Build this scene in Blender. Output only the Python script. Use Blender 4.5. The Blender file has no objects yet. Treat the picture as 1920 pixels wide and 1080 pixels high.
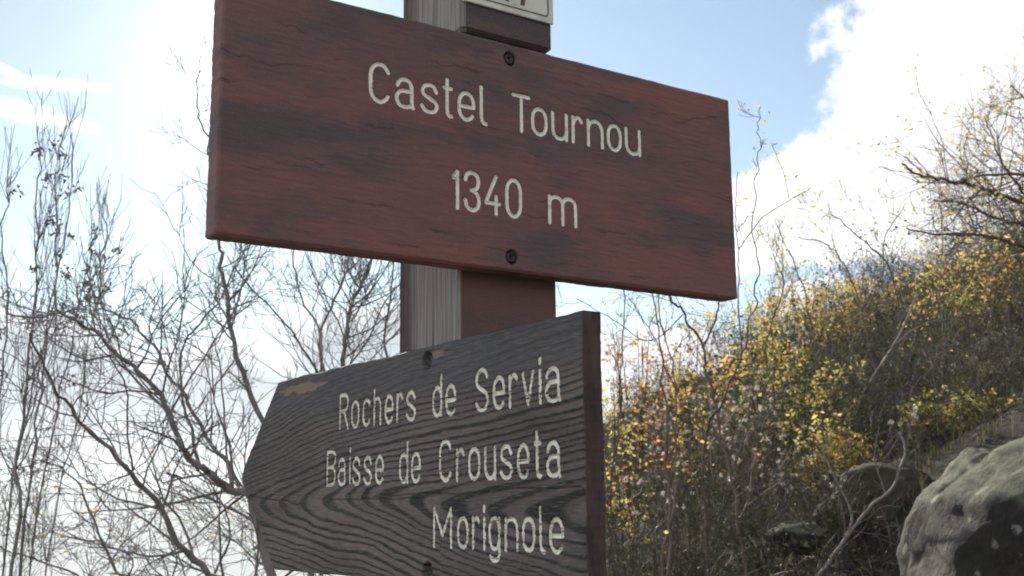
import bpy, math, random
import numpy as np
from mathutils import Vector, Matrix

random.seed(7)
rng = np.random.default_rng(11)
sc = bpy.context.scene
col = sc.collection
PI = math.pi

# ------------------------------------------------------------------ camera
Z0 = 1.8                                   # height of the boards' local zero above the ground at the post
CAM = np.array([-0.5010, -0.8074, -0.1895 + Z0])
YAW, PITCH, ROLL, FPX = 0.6012, 0.1853, -0.0104, 2221.4
FWD = np.array([math.sin(YAW)*math.cos(PITCH), math.cos(YAW)*math.cos(PITCH), math.sin(PITCH)])
_r = np.array([math.cos(YAW), -math.sin(YAW), 0.0]); _u = np.cross(_r, FWD)
RGT = math.cos(ROLL)*_r + math.sin(ROLL)*_u
UPV = -math.sin(ROLL)*_r + math.cos(ROLL)*_u
FH = np.array([math.sin(YAW), math.cos(YAW), 0.0]); RH = np.array([math.cos(YAW), -math.sin(YAW), 0.0])

def ray(px, py):
    return FWD + RGT*(px-960)/FPX - UPV*(py-540)/FPX
def at(px, py, Y):                         # world point seen at (px,py) of the 1920 photo, Y metres ahead
    d = ray(px, py); return CAM + d*(Y/(d @ FH))
def hit(px, py, axis, val):
    d = ray(px, py); return CAM + d*((val-CAM[axis])/d[axis])
def loc(X, Y, z=0.0):                      # X right, Y ahead of the camera, z above the path
    return np.array([CAM[0], CAM[1], 0.0]) + RH*X + FH*Y + np.array([0, 0, z])

cd = bpy.data.cameras.new('camera'); cam = bpy.data.objects.new('camera', cd); col.objects.link(cam)
cam.matrix_world = Matrix([[RGT[i], UPV[i], -FWD[i], CAM[i]] for i in range(3)] + [[0, 0, 0, 1]])
cd.sensor_width = 36; cd.lens = FPX/1920*36; cd.clip_start = 0.02; cd.clip_end = 12000
cd.dof.use_dof = True; cd.dof.focus_distance = 1.1; cd.dof.aperture_fstop = 30
sc.camera = cam

# ------------------------------------------------------------------ light, sky, exposure
sund = ray(460, 115); sund = sund/np.linalg.norm(sund)
SUN_EL = math.asin(sund[2]); SUN_AZ = math.atan2(sund[0], sund[1])
sl = bpy.data.lights.new('sun', 'SUN'); sl.energy = 4.8; sl.angle = math.radians(0.5); sl.color = (1, .93, .82)
so = bpy.data.objects.new('sun', sl); col.objects.link(so)
so.rotation_euler = Vector(sund).to_track_quat('Z', 'Y').to_euler(); so.location = (0, 0, 30)
sc.view_settings.view_transform = 'Standard'; sc.view_settings.look = 'None'
sc.view_settings.exposure = 1.05; sc.view_settings.gamma = 1; sc.view_settings.use_curve_mapping = False
HAZE_DENSITY = 0.0004; HAZE_ANISO = 0.2
sc.cycles.use_denoising = True
sc.cycles.max_bounces = 8; sc.cycles.transparent_max_bounces = 8; sc.cycles.volume_bounces = 1
sc.cycles.sample_clamp_indirect = 6
try: sc.cycles.pixel_filter_type = 'BLACKMAN_HARRIS'; sc.cycles.filter_width = 1.9
except Exception: pass

class NT:                                   # small node helper
    def __init__(s, tree): s.t = tree; s.n = tree.nodes; s.l = tree.links
    def new(s, typ, **kw):
        n = s.n.new(typ)
        for k, v in kw.items(): setattr(n, k, v)
        return n
    def put(s, sock, v):
        if hasattr(v, 'is_output') or isinstance(v, bpy.types.NodeSocket): s.l.new(v, sock)
        else: sock.default_value = v
    def math(s, op, a, b=0.0, c=0.0, clamp=False):
        n = s.new('ShaderNodeMath', operation=op, use_clamp=clamp)
        s.put(n.inputs[0], a); s.put(n.inputs[1], b); s.put(n.inputs[2], c); return n.outputs[0]
    def vmath(s, op, a, b=(0, 0, 0)):
        n = s.new('ShaderNodeVectorMath', operation=op); s.put(n.inputs[0], a); s.put(n.inputs[1], b)
        return n.outputs['Value'] if op in ('DOT_PRODUCT', 'LENGTH') else n.outputs[0]
    def mapr(s, v, a, b, c=0.0, d=1.0, smooth=True):
        n = s.new('ShaderNodeMapRange'); n.interpolation_type = 'SMOOTHSTEP' if smooth else 'LINEAR'
        s.put(n.inputs[0], v)
        for i, x in enumerate((a, b, c, d)): n.inputs[i+1].default_value = x
        return n.outputs[0]
    def noise(s, vec, scale, detail=4, rough=.55, dist=0.0, out='Fac'):
        n = s.new('ShaderNodeTexNoise'); s.put(n.inputs['Vector'], vec); n.inputs['Scale'].default_value = scale
        n.inputs['Detail'].default_value = detail; n.inputs['Roughness'].default_value = rough
        n.inputs['Distortion'].default_value = dist; return n.outputs[0 if out == 'Fac' else 1]
    def mix(s, f, a, b, mode='MIX'):
        n = s.new('ShaderNodeMix', data_type='RGBA', blend_type=mode)
        s.put(n.inputs[0], f); s.put(n.inputs[6], a); s.put(n.inputs[7], b); return n.outputs[2]
    def scale(s, vec, xyz):
        n = s.new('ShaderNodeMapping'); s.put(n.inputs[0], vec); n.inputs['Scale'].default_value = xyz; return n.outputs[0]
    def ramp(s, f, stops):
        n = s.new('ShaderNodeValToRGB'); s.put(n.inputs[0], f); e = n.color_ramp.elements
        while len(e) < len(stops): e.new(.5)
        for i, (p, c) in enumerate(stops): e[i].position = p; e[i].color = (*c, 1)
        return n.outputs[0]

w = bpy.data.worlds.new('World'); sc.world = w; w.use_nodes = True
w.node_tree.nodes.clear(); T = NT(w.node_tree)
out = T.new('ShaderNodeOutputWorld')
sky = T.new('ShaderNodeTexSky'); sky.sky_type = 'NISHITA'; sky.sun_disc = False
sky.sun_elevation = SUN_EL; sky.sun_rotation = SUN_AZ; sky.altitude = 1300; sky.air_density = 1.0; sky.dust_density = 0.35
dirv = T.vmath('NORMALIZE', T.new('ShaderNodeTexCoord').outputs['Generated'])
# azimuth / elevation in degrees, azimuth measured from the direction the photo looks in
cr = T.vmath('DOT_PRODUCT', dirv, tuple(RH)); cf = T.vmath('DOT_PRODUCT', dirv, tuple(FH))
az = T.math('MULTIPLY', T.math('ARCTAN2', cr, cf), 57.2958)
sz = T.new('ShaderNodeSeparateXYZ'); T.l.new(dirv, sz.inputs[0]); zz = sz.outputs[2]
el = T.math('MULTIPLY', T.math('ARCSINE', zz), 57.2958)
def azel(px, py):
    d = ray(px, py); d = d/np.linalg.norm(d)
    return math.degrees(math.atan2(d @ RH, d @ FH)), math.degrees(math.asin(d[2]))
nz1 = T.noise(dirv, 9.0, 9, .62)
nz2 = T.noise(dirv, 30.0, 6, .6)
nzs = T.math('ADD', T.math('MULTIPLY', T.math('SUBTRACT', nz1, .5), 1.7), T.math('MULTIPLY', T.math('SUBTRACT', nz2, .5), .5))
def blob(px, py, rx, ry, rot=0.0):          # soft cloud body, radii in photo pixels (0.0258 deg each)
    a, e = azel(px, py); k = 57.2958/FPX
    da = T.math('SUBTRACT', az, a); de = T.math('SUBTRACT', el, e)
    c, s_ = math.cos(rot), math.sin(rot)
    u = T.math('ADD', T.math('MULTIPLY', da, c/(rx*k)), T.math('MULTIPLY', de, s_/(rx*k)))
    v = T.math('ADD', T.math('MULTIPLY', da, -s_/(ry*k)), T.math('MULTIPLY', de, c/(ry*k)))
    r = T.math('SQRT', T.math('ADD', T.math('MULTIPLY', u, u), T.math('MULTIPLY', v, v)))
    return T.math('SUBTRACT', 1.0, r)
def union(xs):
    r = xs[0]
    for x in xs[1:]: r = T.math('SMOOTH_MAX', r, x, .18)
    return r
cum = union([blob(2120, 130, 500, 440), blob(1800, 330, 270, 210), blob(1560, 395, 210, 115, -.1),
             blob(1400, 430, 130, 95), blob(1760, 120, 130, 130), blob(1240, 690, 170, 90), blob(1560, 560, 140, 50)])
cumm = T.mapr(T.math('ADD', cum, T.math('MULTIPLY', nzs, .8)), 0.0, .17)
low = union([blob(60, 760, 330, 175, -.22), blob(430, 830, 260, 190), blob(-250, 800, 420, 260), blob(700, 720, 200, 170)])
lowm = T.mapr(T.math('ADD', low, T.math('MULTIPLY', nzs, .45)), -.02, .14)
wsp = union([blob(75, 218, 120, 22, -.12), blob(110, 158, 120, 14, .05), blob(25, 140, 60, 12, -.4)])
wspm = T.math('MULTIPLY', T.mapr(T.math('ADD', wsp, T.math('MULTIPLY', nzs, .9)), -.05, .75), .8)
# unseen clouds over the rest of the sky, thickened to light the boards
gen = T.mapr(T.math('ADD', T.noise(dirv, 2.3, 8, .6), T.math('MULTIPLY', zz, -.10)), .44, .56)
off = T.mapr(T.math('ABSOLUTE', az), 30, 55)
offu = T.mapr(el, 34, 50)
genm = T.math('MULTIPLY', gen, T.math('MAXIMUM', off, offu))
# sun's aureole in thin high haze
sdot = T.math('MAXIMUM', T.vmath('DOT_PRODUCT', dirv, tuple(sund)), 0.0)
aur = T.math('ADD', T.math('MULTIPLY', T.math('POWER', sdot, 260.0), .26), T.math('MULTIPLY', T.math('POWER', sdot, 1500.0), 1.5))
skyc = T.mix(1.0, sky.outputs[0], (.058, .065, .062, 1), 'MULTIPLY')
skyc = T.mix(T.mapr(sdot, .80, .99, .03, .08), skyc, (.62, .72, .84, 1))
auc = T.mix(1.0, (1.0, .98, .94, 1), aur, 'MULTIPLY')
skyc = T.mix(1.0, skyc, auc, 'ADD')
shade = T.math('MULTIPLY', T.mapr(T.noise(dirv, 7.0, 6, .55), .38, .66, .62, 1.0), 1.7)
# clouds facing the sun brighter than those against it, keeping the boards lit
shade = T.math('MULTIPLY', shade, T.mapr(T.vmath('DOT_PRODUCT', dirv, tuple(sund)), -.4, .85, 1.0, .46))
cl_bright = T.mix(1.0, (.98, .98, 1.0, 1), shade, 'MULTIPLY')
cl_low = T.mix(T.mapr(T.math('ADD', low, T.math('MULTIPLY', nzs, .3)), .02, .42), (.50, .51, .52, 1), (.21, .25, .275, 1))
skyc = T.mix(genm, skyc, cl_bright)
skyc = T.mix(lowm, skyc, cl_low)
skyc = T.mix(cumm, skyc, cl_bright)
skyc = T.mix(wspm, skyc, (.7, .7, .7, 1))
bgn = T.new('ShaderNodeBackground'); T.l.new(skyc, bgn.inputs[0]); bgn.inputs[1].default_value = 1.0
T.l.new(bgn.outputs[0], out.inputs[0])

# ------------------------------------------------------------------ helpers
def tag(o, label=None, cat=None, group=None, kind=None):
    for k, v in (('label', label), ('category', cat), ('group', group), ('kind', kind)):
        if v: o[k] = v
    return o
def empty(name, p, label, cat, group=None):
    o = bpy.data.objects.new(name, None); col.objects.link(o); o.location = Vector(p); o.empty_display_size = .1
    return tag(o, label, cat, group)
def material(name, rough=.8, spec=.3):
    m = bpy.data.materials.new(name); m.use_nodes = True; t = NT(m.node_tree)
    b = m.node_tree.nodes['Principled BSDF']; b.inputs['Roughness'].default_value = rough
    b.inputs['Specular IOR Level'].default_value = spec
    return m, t, b
def mesh_np(name, V, F, mat, parent=None, attrs=None, smooth=True, origin=None):
    """V (n,3) world, F int array (m,3|4) or list of such."""
    if not isinstance(F, list): F = [F]
    F = [f for f in F if len(f)]
    V = np.asarray(V, float)
    o_ = np.array(parent.location) if (parent is not None and origin is None) else (np.array(origin) if origin is not None else np.zeros(3))
    if parent is not None and parent.parent is not None and origin is None: o_ = np.array(parent.matrix_basis.translation) + np.array(parent.parent.location)
    me = bpy.data.meshes.new(name)
    me.vertices.add(len(V)); me.vertices.foreach_set('co', (V-o_).astype(np.float32).ravel())
    loops = np.concatenate([f.ravel() for f in F]).astype(np.int32)
    sizes = np.concatenate([np.full(len(f), f.shape[1]) for f in F]); starts = np.concatenate([[0], np.cumsum(sizes)[:-1]])
    me.loops.add(len(loops)); me.loops.foreach_set('vertex_index', loops)
    me.polygons.add(len(sizes)); me.polygons.foreach_set('loop_start', starts.astype(np.int32))
    me.update(calc_edges=True)
    me.polygons.foreach_set('use_smooth', np.full(len(sizes), smooth))
    for k, a in (attrs or {}).items():
        at_ = me.attributes.new(k, 'FLOAT', 'POINT'); at_.data.foreach_set('value', np.asarray(a, np.float32))
    me.validate()
    me.materials.append(mat)
    o = bpy.data.objects.new(name, me); col.objects.link(o)
    if parent is not None: o.parent = parent
    elif origin is not None: o.location = Vector(origin)
    return o

def catmull(P, n):
    P = np.asarray(P, float)
    if len(P) < 3: 
        t = np.linspace(0, 1, n*(len(P)-1)+1)[:, None]; return P[0]*(1-t)+P[-1]*t
    Q = np.vstack([2*P[0]-P[1], P, 2*P[-1]-P[-2]]); o = []
    for i in range(1, len(Q)-2):
        p0, p1, p2, p3 = Q[i-1:i+3]
        for t in np.arange(n)/n:
            o.append(.5*((2*p1)+(-p0+p2)*t+(2*p0-5*p1+4*p2-p3)*t*t+(-p0+3*p1-3*p2+p3)*t**3))
    o.append(P[-1]); return np.array(o)

class Tubes:
    def __init__(s): s.V = []; s.F = []; s.T = []; s.n = 0; s.count = 0
    def add(s, P, R, k=4, tint=None):
        P = np.asarray(P, float); R = np.asarray(R, float); n = len(P)
        d = np.gradient(P, axis=0); d /= np.linalg.norm(d, axis=1)[:, None]+1e-9
        a = np.array([.31, .17, .93]) if abs(d[0] @ np.array([.31, .17, .93])) < .9 else np.array([1., 0, 0])
        u = np.cross(d, a); u /= np.linalg.norm(u, axis=1)[:, None]+1e-9; v = np.cross(d, u)
        th = np.arange(k)*2*PI/k
        ring = P[:, None]+R[:, None, None]*(np.cos(th)[None, :, None]*u[:, None]+np.sin(th)[None, :, None]*v[:, None])
        s.V.append(ring.reshape(-1, 3))
        i = np.arange(n-1)[:, None]*k; j = np.arange(k)[None]; j2 = (j+1) % k
        s.F.append((s.n+np.stack([i+j, i+j2, i+k+j2, i+k+j], -1)).reshape(-1, 4))
        s.T.append(np.full(n*k, random.random() if tint is None else tint)); s.n += n*k; s.count += 1
    def obj(s, name, mat, parent):
        if not s.V: return None
        return mesh_np(name, np.vstack(s.V), np.vstack(s.F), mat, parent, {'tint': np.concatenate(s.T)})

class Leaves:
    """folded leaf: 4 verts, 2 tris"""
    def __init__(s): s.p = []; s.L = []; s.t = []
    def add(s, p, L, t): s.p.append(p); s.L.append(L); s.t.append(t)
    def obj(s, name, mat, parent, up=.25, width=.55):
        n = len(s.p)
        if not n: return None
        p = np.array(s.p); L = np.array(s.L)[:, None]; t = np.array(s.t)
        a = rng.normal(size=(n, 3)); a[:, 2] = a[:, 2]*.6-.2; a /= np.linalg.norm(a, axis=1)[:, None]
        b = np.cross(a, rng.normal(size=(n, 3))); b /= np.linalg.norm(b, axis=1)[:, None]; c = np.cross(a, b)
        V = np.stack([p, p+a*L*.5+b*L*width*.5+c*L*.12, p+a*L, p+a*L*.5-b*L*width*.5+c*L*.12], 1).reshape(-1, 3)
        i = np.arange(n)[:, None]*4
        F = np.concatenate([i+np.array([0, 1, 2]), i+np.array([0, 2, 3])])
        return mesh_np(name, V, F, mat, parent, {'tint': np.repeat(t, 4)}, smooth=False)

def rnd(s=1.0): return rng.normal(size=3)*s
def grow(tw, p, d, L, r, depth, up=.15, wig=.22, tips=None, spread=.8, kids=3, sides=3):
    n = max(3, int(4+L*6)); n = min(n, 9)
    P = [np.array(p, float)]; d = d/np.linalg.norm(d)
    for i in range(n):
        d = d + rnd(wig*.5) + np.array([0, 0, up*.5]); d /= np.linalg.norm(d); P.append(P[-1]+d*L/n)
    P = np.array(P); R = np.linspace(r, max(r*.35, .0011), n+1); tw.add(P, R, sides)
    if tips is not None: tips.append((P[-1], d))
    if tips is not None and depth == 0: tips.append((P[len(P)//2], d))
    if depth > 0:
        m = max(1, int(round(kids*(.7+.6*random.random()))))
        for _ in range(m):
            t = .2+.78*random.random(); i = min(int(t*n), n-1); q = P[i]+(P[i+1]-P[i])*(t*n-i)
            dd = P[i+1]-P[i]; dd /= np.linalg.norm(dd); side = np.cross(dd, rnd()); side /= np.linalg.norm(side)+1e-9
            grow(tw, q, dd+side*spread*(.7+.6*random.random()), L*(.38+.3*random.random()), max(r*.5, .0011), depth-1, up, wig, tips, spread, kids, 3)

# ------------------------------------------------------------------ materials
def attr(t, name):
    n = t.new('ShaderNodeAttribute'); n.attribute_name = name; return n.outputs['Fac']
def bump(t, b, h, strength=.4, dist=.001):
    n = t.new('ShaderNodeBump'); n.inputs['Strength'].default_value = strength; n.inputs['Distance'].default_value = dist
    t.l.new(h, n.inputs['Height']); t.l.new(n.outputs[0], b.inputs['Normal'])

def mk_red(name='red_brown_stain', k=1.0, red=1.0):   # stained red-brown face of the boards; grain runs along local X
    m, t, b = material(name, .75, .35)
    def q(a): return (a[0]*k, a[1]*k/red, a[2]*k/red)
    co = t.new('ShaderNodeTexCoord').outputs['Object']
    warp = t.noise(co, 9, 5, .6, out='Color')
    cw = t.vmath('ADD', co, t.vmath('MULTIPLY', t.vmath('SUBTRACT', warp, (.5, .5, .5)), (.02, .02, .05)))
    sp = t.new('ShaderNodeMapping'); t.l.new(cw, sp.inputs[0]); sp.inputs['Rotation'].default_value = (0, math.radians(7), 0); sp.inputs['Scale'].default_value = (5, 8, 20)
    streak = t.noise(sp.outputs[0], 1.0, 8, .68)
    blot = t.noise(t.scale(cw, (3.6, 6, 10)), 1.0, 5, .6)
    fine = t.noise(t.scale(co, (90, 200, 700)), 1.0, 4, .7)
    spk = t.noise(co, 900, 2, .6)
    base = t.ramp(t.math('ADD', t.math('MULTIPLY', blot, .6), t.math('MULTIPLY', fine, .4)),
                  [(.30, q((.100, .066, .062))), (.46, q((.142, .080, .073))), (.60, q((.215, .086, .070))), (.76, q((.185, .116, .104)))])
    dark = t.math('MULTIPLY', t.mapr(t.math('ADD', t.math('MULTIPLY', streak, .6), t.math('MULTIPLY', blot, .4)), .54, .43), t.mapr(fine, .35, .6, .65, 1))
    base = t.mix(t.math('MULTIPLY', dark, .66), base, (*q((.066, .062, .066)), 1))
    crack = t.mapr(t.noise(t.scale(cw, (14, 20, 260)), 1.0, 3, .5), .66, .71)
    base = t.mix(t.math('MULTIPLY', crack, .45), base, (.018, .015, .015, 1))
    base = t.mix(t.math('MULTIPLY', t.mapr(spk, .58, .74), .40), base, (.34, .24, .20, 1))
    t.l.new(base, b.inputs['Base Color'])
    bump(t, b, t.math('ADD', fine, t.math('MULTIPLY', spk, .5)), .35, .0006)
    return m
def mk_weathered():
    m, t, b = material('weathered_charcoal_grain', .8, .35)
    co = t.new('ShaderNodeTexCoord').outputs['Object']
    g = attr(t, 'grain'); patch = attr(t, 'patch'); rt = attr(t, 'topfade')
    fine = t.noise(t.scale(co, (300, 60, 900)), 1.0, 5, .7)
    big = t.noise(t.scale(co, (6, 5, 16)), 1.0, 4, .6)
    light = t.mix(t.mapr(big, .35, .65), (.084, .068, .062, 1), (.150, .118, .104, 1))
    light = t.mix(t.math('MULTIPLY', rt, .75), light, (.070, .070, .072, 1))
    dark = (.015, .014, .0135, 1)
    c = t.mix(t.math('MULTIPLY', g, t.mapr(rt, 0, 1, 1.0, .30)), light, dark)
    c = t.mix(t.math('MULTIPLY', t.mapr(fine, .50, .74), .5), c, (.25, .225, .21, 1))
    c = t.mix(t.mapr(fine, .44, .30, 0, .55), c, (.02, .018, .018, 1))
    c = t.mix(patch, c, (.21, .15, .12, 1))
    t.l.new(c, b.inputs['Base Color']); bump(t, b, t.math('ADD', fine, t.math('MULTIPLY', g, .4)), .5, .0008)
    return m
def mk_endgrain():
    m, t, b = material('dark_brown_end_grain', .85, .2)
    co = t.new('ShaderNodeTexCoord').outputs['Object']
    n = t.noise(t.scale(co, (60, 60, 18)), 1.0, 5, .65)
    t.l.new(t.ramp(n, [(.3, (.036, .029, .027)), (.55, (.080, .055, .049)), (.75, (.11, .072, .062))]), b.inputs['Base Color'])
    bump(t, b, n, .5, .001); return m
def mk_paint():
    m, t, b = material('cream_letter_paint', .6, .4)
    co = t.new('ShaderNodeTexCoord').outputs['Object']
    n = t.noise(co, 160, 5, .65); n2 = t.noise(co, 1300, 3, .6)
    c = t.ramp(n, [(.3, (.66, .60, .49)), (.5, (.82, .76, .64)), (.7, (.88, .82, .74))])
    c = t.mix(t.mapr(n2, .64, .74, 0, .6), c, (.12, .09, .08, 1))
    t.l.new(c, b.inputs['Base Color']); bump(t, b, n2, .3, .0005); return m
def mk_paint_worn():
    m, t, b = material('worn_cream_letter_paint', .7, .3)
    co = t.new('ShaderNodeTexCoord').outputs['Object']
    n = t.noise(co, 90, 5, .65); st = t.noise(t.scale(co, (200, 22, 520)), 1.0, 4, .65)
    c = t.ramp(n, [(.3, (.55, .52, .42)), (.5, (.76, .73, .61)), (.7, (.86, .82, .73))])
    c = t.mix(t.mapr(st, .53, .64, 0, .8), c, (.10, .085, .075, 1))
    c = t.mix(t.mapr(t.noise(t.scale(co, (200, 9, 340)), 1.0, 2, .5), .69, .71), c, (.02, .018, .018, 1))
    t.l.new(c, b.inputs['Base Color']); bump(t, b, st, .4, .0006); return m
def mk_post_grey():
    m, t, b = material('bare_grey_post_wood', .85, .25)
    co = t.new('ShaderNodeTexCoord').outputs['Object']
    sx = t.new('ShaderNodeSeparateXYZ'); t.l.new(co, sx.inputs[0])
    st = t.noise(t.scale(co, (150, 150, 3.0)), 1.0, 5, .65); st2 = t.noise(t.scale(co, (420, 420, 9)), 1.0, 3, .6)
    c = t.ramp(st, [(.32, (.034, .025, .022)), (.47, (.082, .058, .049)), (.60, (.125, .092, .079)), (.75, (.21, .175, .155))])
    near = t.mapr(t.math('ADD', sx.outputs[1], t.math('MULTIPLY', t.math('SUBTRACT', st, .5), .05)), .036, .010)
    c = t.mix(t.math('MULTIPLY', near, t.mapr(st2, .35, .6, .25, .75)), c, (.34, .31, .29, 1))
    c = t.mix(t.mapr(t.noise(t.scale(co, (260, 260, 1.6)), 1.0, 2, .5), .67, .71, 0, .85), c, (.02, .017, .017, 1))
    t.l.new(c, b.inputs['Base Color']); bump(t, b, t.math('ADD', st, st2), .7, .0012); return m
def mk_bark(name, c1, c2, spec=.3):
    m, t, b = material(name, .75, spec)
    n = t.noise(t.new('ShaderNodeTexCoord').outputs['Object'], 38, 5, .6)
    c = t.mix(t.mapr(n, .35, .65), (*c1, 1), (*c2, 1))
    c = t.mix(t.math('MULTIPLY', attr(t, 'tint'), .5), c, (*[x*1.7 for x in c2], 1))
    t.l.new(c, b.inputs['Base Color']); bump(t, b, n, .5, .004); return m
def mk_leaf(name, stops, trans=.5):
    m = bpy.data.materials.new(name); m.use_nodes = True; t = NT(m.node_tree); m.node_tree.nodes.clear()
    o = t.new('ShaderNodeOutputMaterial'); a = attr(t, 'tint')
    n = t.noise(t.new('ShaderNodeTexCoord').outputs['Object'], 60, 2, .5)
    c = t.ramp(t.math('ADD', a, t.math('MULTIPLY', t.math('SUBTRACT', n, .5), .25)), stops)
    d = t.new('ShaderNodeBsdfDiffuse'); tr = t.new('ShaderNodeBsdfTranslucent'); g = t.new('ShaderNodeBsdfGlossy')
    g.inputs['Roughness'].default_value = .45
    t.l.new(c, d.inputs[0]); t.l.new(c, tr.inputs[0]); t.put(g.inputs[0], (.6, .6, .6, 1))
    mx = t.new('ShaderNodeMixShader'); mx.inputs[0].default_value = trans
    t.l.new(d.outputs[0], mx.inputs[1]); t.l.new(tr.outputs[0], mx.inputs[2])
    mx2 = t.new('ShaderNodeMixShader'); mx2.inputs[0].default_value = .05
    t.l.new(mx.outputs[0], mx2.inputs[1]); t.l.new(g.outputs[0], mx2.inputs[2]); t.l.new(mx2.outputs[0], o.inputs[0]); return m
def mk_rock(name, cols, moss, moss_lit_c=(.10, .11, .06), lich=.5):
    m, t, b = material(name, .9, .25)
    co = t.new('ShaderNodeTexCoord').outputs['Object']
    n = t.noise(co, 3.0, 8, .62); n2 = t.noise(co, 26, 6, .65); n3 = t.noise(co, 9, 5, .6)
    c = t.ramp(t.math('ADD', t.math('MULTIPLY', n, .6), t.math('MULTIPLY', n2, .4)), [(.36, cols[0]), (.52, cols[1]), (.66, cols[2])])
    nn = t.new('ShaderNodeNewGeometry').outputs['Normal']; sx = t.new('ShaderNodeSeparateXYZ'); t.l.new(nn, sx.inputs[0])
    mo = t.math('MULTIPLY', t.mapr(t.math('ADD', sx.outputs[2], t.math('MULTIPLY', t.math('SUBTRACT', n3, .5), 1.6)), .45, .85), moss)
    c = t.mix(mo, c, (*moss_lit_c, 1))  # moss on upward faces; on the boulder it also paints the lit top
    vor = t.new('ShaderNodeTexVoronoi'); vor.inputs['Scale'].default_value = 11
    t.l.new(t.vmath('ADD', co, t.vmath('MULTIPLY', t.noise(co, 14, 3, out='Color'), (.06, .06, .06))), vor.inputs['Vector'])
    li = t.math('MULTIPLY', t.mapr(vor.outputs['Distance'], .24, .16), t.mapr(n3, .46, .56)); li = t.math('MULTIPLY', li, lich)
    c = t.mix(li, c, (.40, .40, .30, 1))
    c = t.mix(t.mapr(n2, .62, .74, 0, .6), c, (.03, .028, .022, 1))
    t.l.new(c, b.inputs['Base Color']); n4 = t.noise(co, 110, 5, .7)
    bump(t, b, t.math('ADD', t.math('MULTIPLY', n4, .35), t.math('ADD', n2, t.math('MULTIPLY', n3, 1.2))), 1.0, .022); return m

M_red = mk_red(); M_brown = mk_red('brown_post_stain', .72, .86); M_wea = mk_weathered(); M_end = mk_endgrain(); M_paint = mk_paint(); M_worn = mk_paint_worn(); M_post = mk_post_grey()
M_barkL = mk_bark('dark_grey_bark', (.085, .076, .07), (.19, .168, .155))
M_barkR = mk_bark('reddish_brown_bark', (.055, .038, .030), (.12, .085, .068))
M_twig = mk_bark('dark_scrub_twigs', (.032, .025, .018), (.075, .06, .044))
M_pale = mk_bark('pale_dead_bark', (.085, .068, .056), (.19, .16, .135))
YEL = [(.0, (.15, .17, .035)), (.25, (.38, .37, .10)), (.5, (.70, .55, .16)), (.72, (.68, .42, .13)), (.9, (.54, .19, .06)), (1., (.27, .10, .06))]
M_leaf = mk_leaf('autumn_leaf', YEL, .62)
M_green = mk_leaf('shade_dark_green_leaf', [(.0, (.014, .020, .008)), (.5, (.040, .048, .016)), (1., (.13, .12, .04))], .42)  # greens darkened to carry the slope's deep shade
M_dry = mk_leaf('dry_stalk', [(.0, (.035, .027, .018)), (.5, (.085, .065, .04)), (1., (.20, .16, .10))], .4)
M_seed = mk_leaf('feathery_seed_head', [(.0, (.40, .34, .28)), (.5, (.60, .54, .46)), (1., (.75, .70, .62))], .55)
M_rock = mk_rock('mossy_lit_top_boulder_stone', [(.013, .011, .008), (.028, .024, .018), (.058, .050, .040)], .95, (.115, .12, .078))  # near-black base paints the shaded underside, pale moss the lit top
M_slab = mk_rock('brown_stone', [(.025, .018, .013), (.06, .045, .032), (.11, .085, .065)], .25, (.07, .075, .035), .15)
m, t, b = material('galvanised_bolt', .45, .5); M_bolt = m
n_ = t.noise(t.new('ShaderNodeTexCoord').outputs['Object'], 300, 4, .6)
t.l.new(t.ramp(n_, [(.35, (.012, .012, .013)), (.65, (.05, .048, .048))]), b.inputs['Base Color']); b.inputs['Metallic'].default_value = .6
m, t, b = material('yellowed_white_plate', .55, .4); M_plate = m
n_ = t.noise(t.new('ShaderNodeTexCoord').outputs['Object'], 60, 5, .6)
t.l.new(t.ramp(n_, [(.35, (.52, .50, .42)), (.6, (.66, .63, .54))]), b.inputs['Base Color'])
m, t, b = material('brown_print', .6, .3); M_print = m
n_ = t.noise(t.new('ShaderNodeTexCoord').outputs['Object'], 200, 4, .6)
t.l.new(t.ramp(n_, [(.35, (.10, .06, .06)), (.65, (.16, .10, .095))]), b.inputs['Base Color'])

# ------------------------------------------------------------------ terrain
SX = [-2000, -400, -150, -60, -20, -8, -2.8, 0, 1.2, 2.6, 4.2, 8, 12, 19, 40, 120, 2000]
SZ = [-330, -150, -70, -32, -13, -6.2, -2.9, -1.75, -.62, .12, .9, 2.9, 4.7, 6.4, 9, 13, 13]
def hn(x, y):
    return (np.sin(x*.9+1.3)*np.cos(y*.7-.4)*.5+np.sin(x*2.3+y*1.7)*.25+np.sin(x*4.9-y*5.3+2)*.14+np.sin(x*9.1+y*8.3)*.07)
def ground_z(X, Y):                         # z above the path at the camera
    X = np.asarray(X, float); Y = np.asarray(Y, float)
    s = X+.12*Y
    h = np.interp(s, SX, SZ)+1.61
    near = np.clip((np.hypot(X, Y-.6)-.9)/2.2, 0, 1); near = near*near*(3-2*near)
    h = h*near
    drop = np.clip(Y-33, 0, None); h = h-np.minimum(drop**2*.012, drop*.55)
    back = np.clip(-Y-3, 0, None); h = h+np.where(X < 0, 0, -np.minimum(back*.12, .6*np.clip(h, 0, None)))
    k = np.clip(np.hypot(X, Y)/25, 0, 1)
    return h+hn(X, Y)*(.10+.35*k)*near
def gpt(X, Y, dz=0.0): return loc(X, Y, float(ground_z(X, Y))+dz)
def gpix(px, Y, dz=0.0): return gpt((px-960)/FPX*Y, Y, dz)

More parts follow.
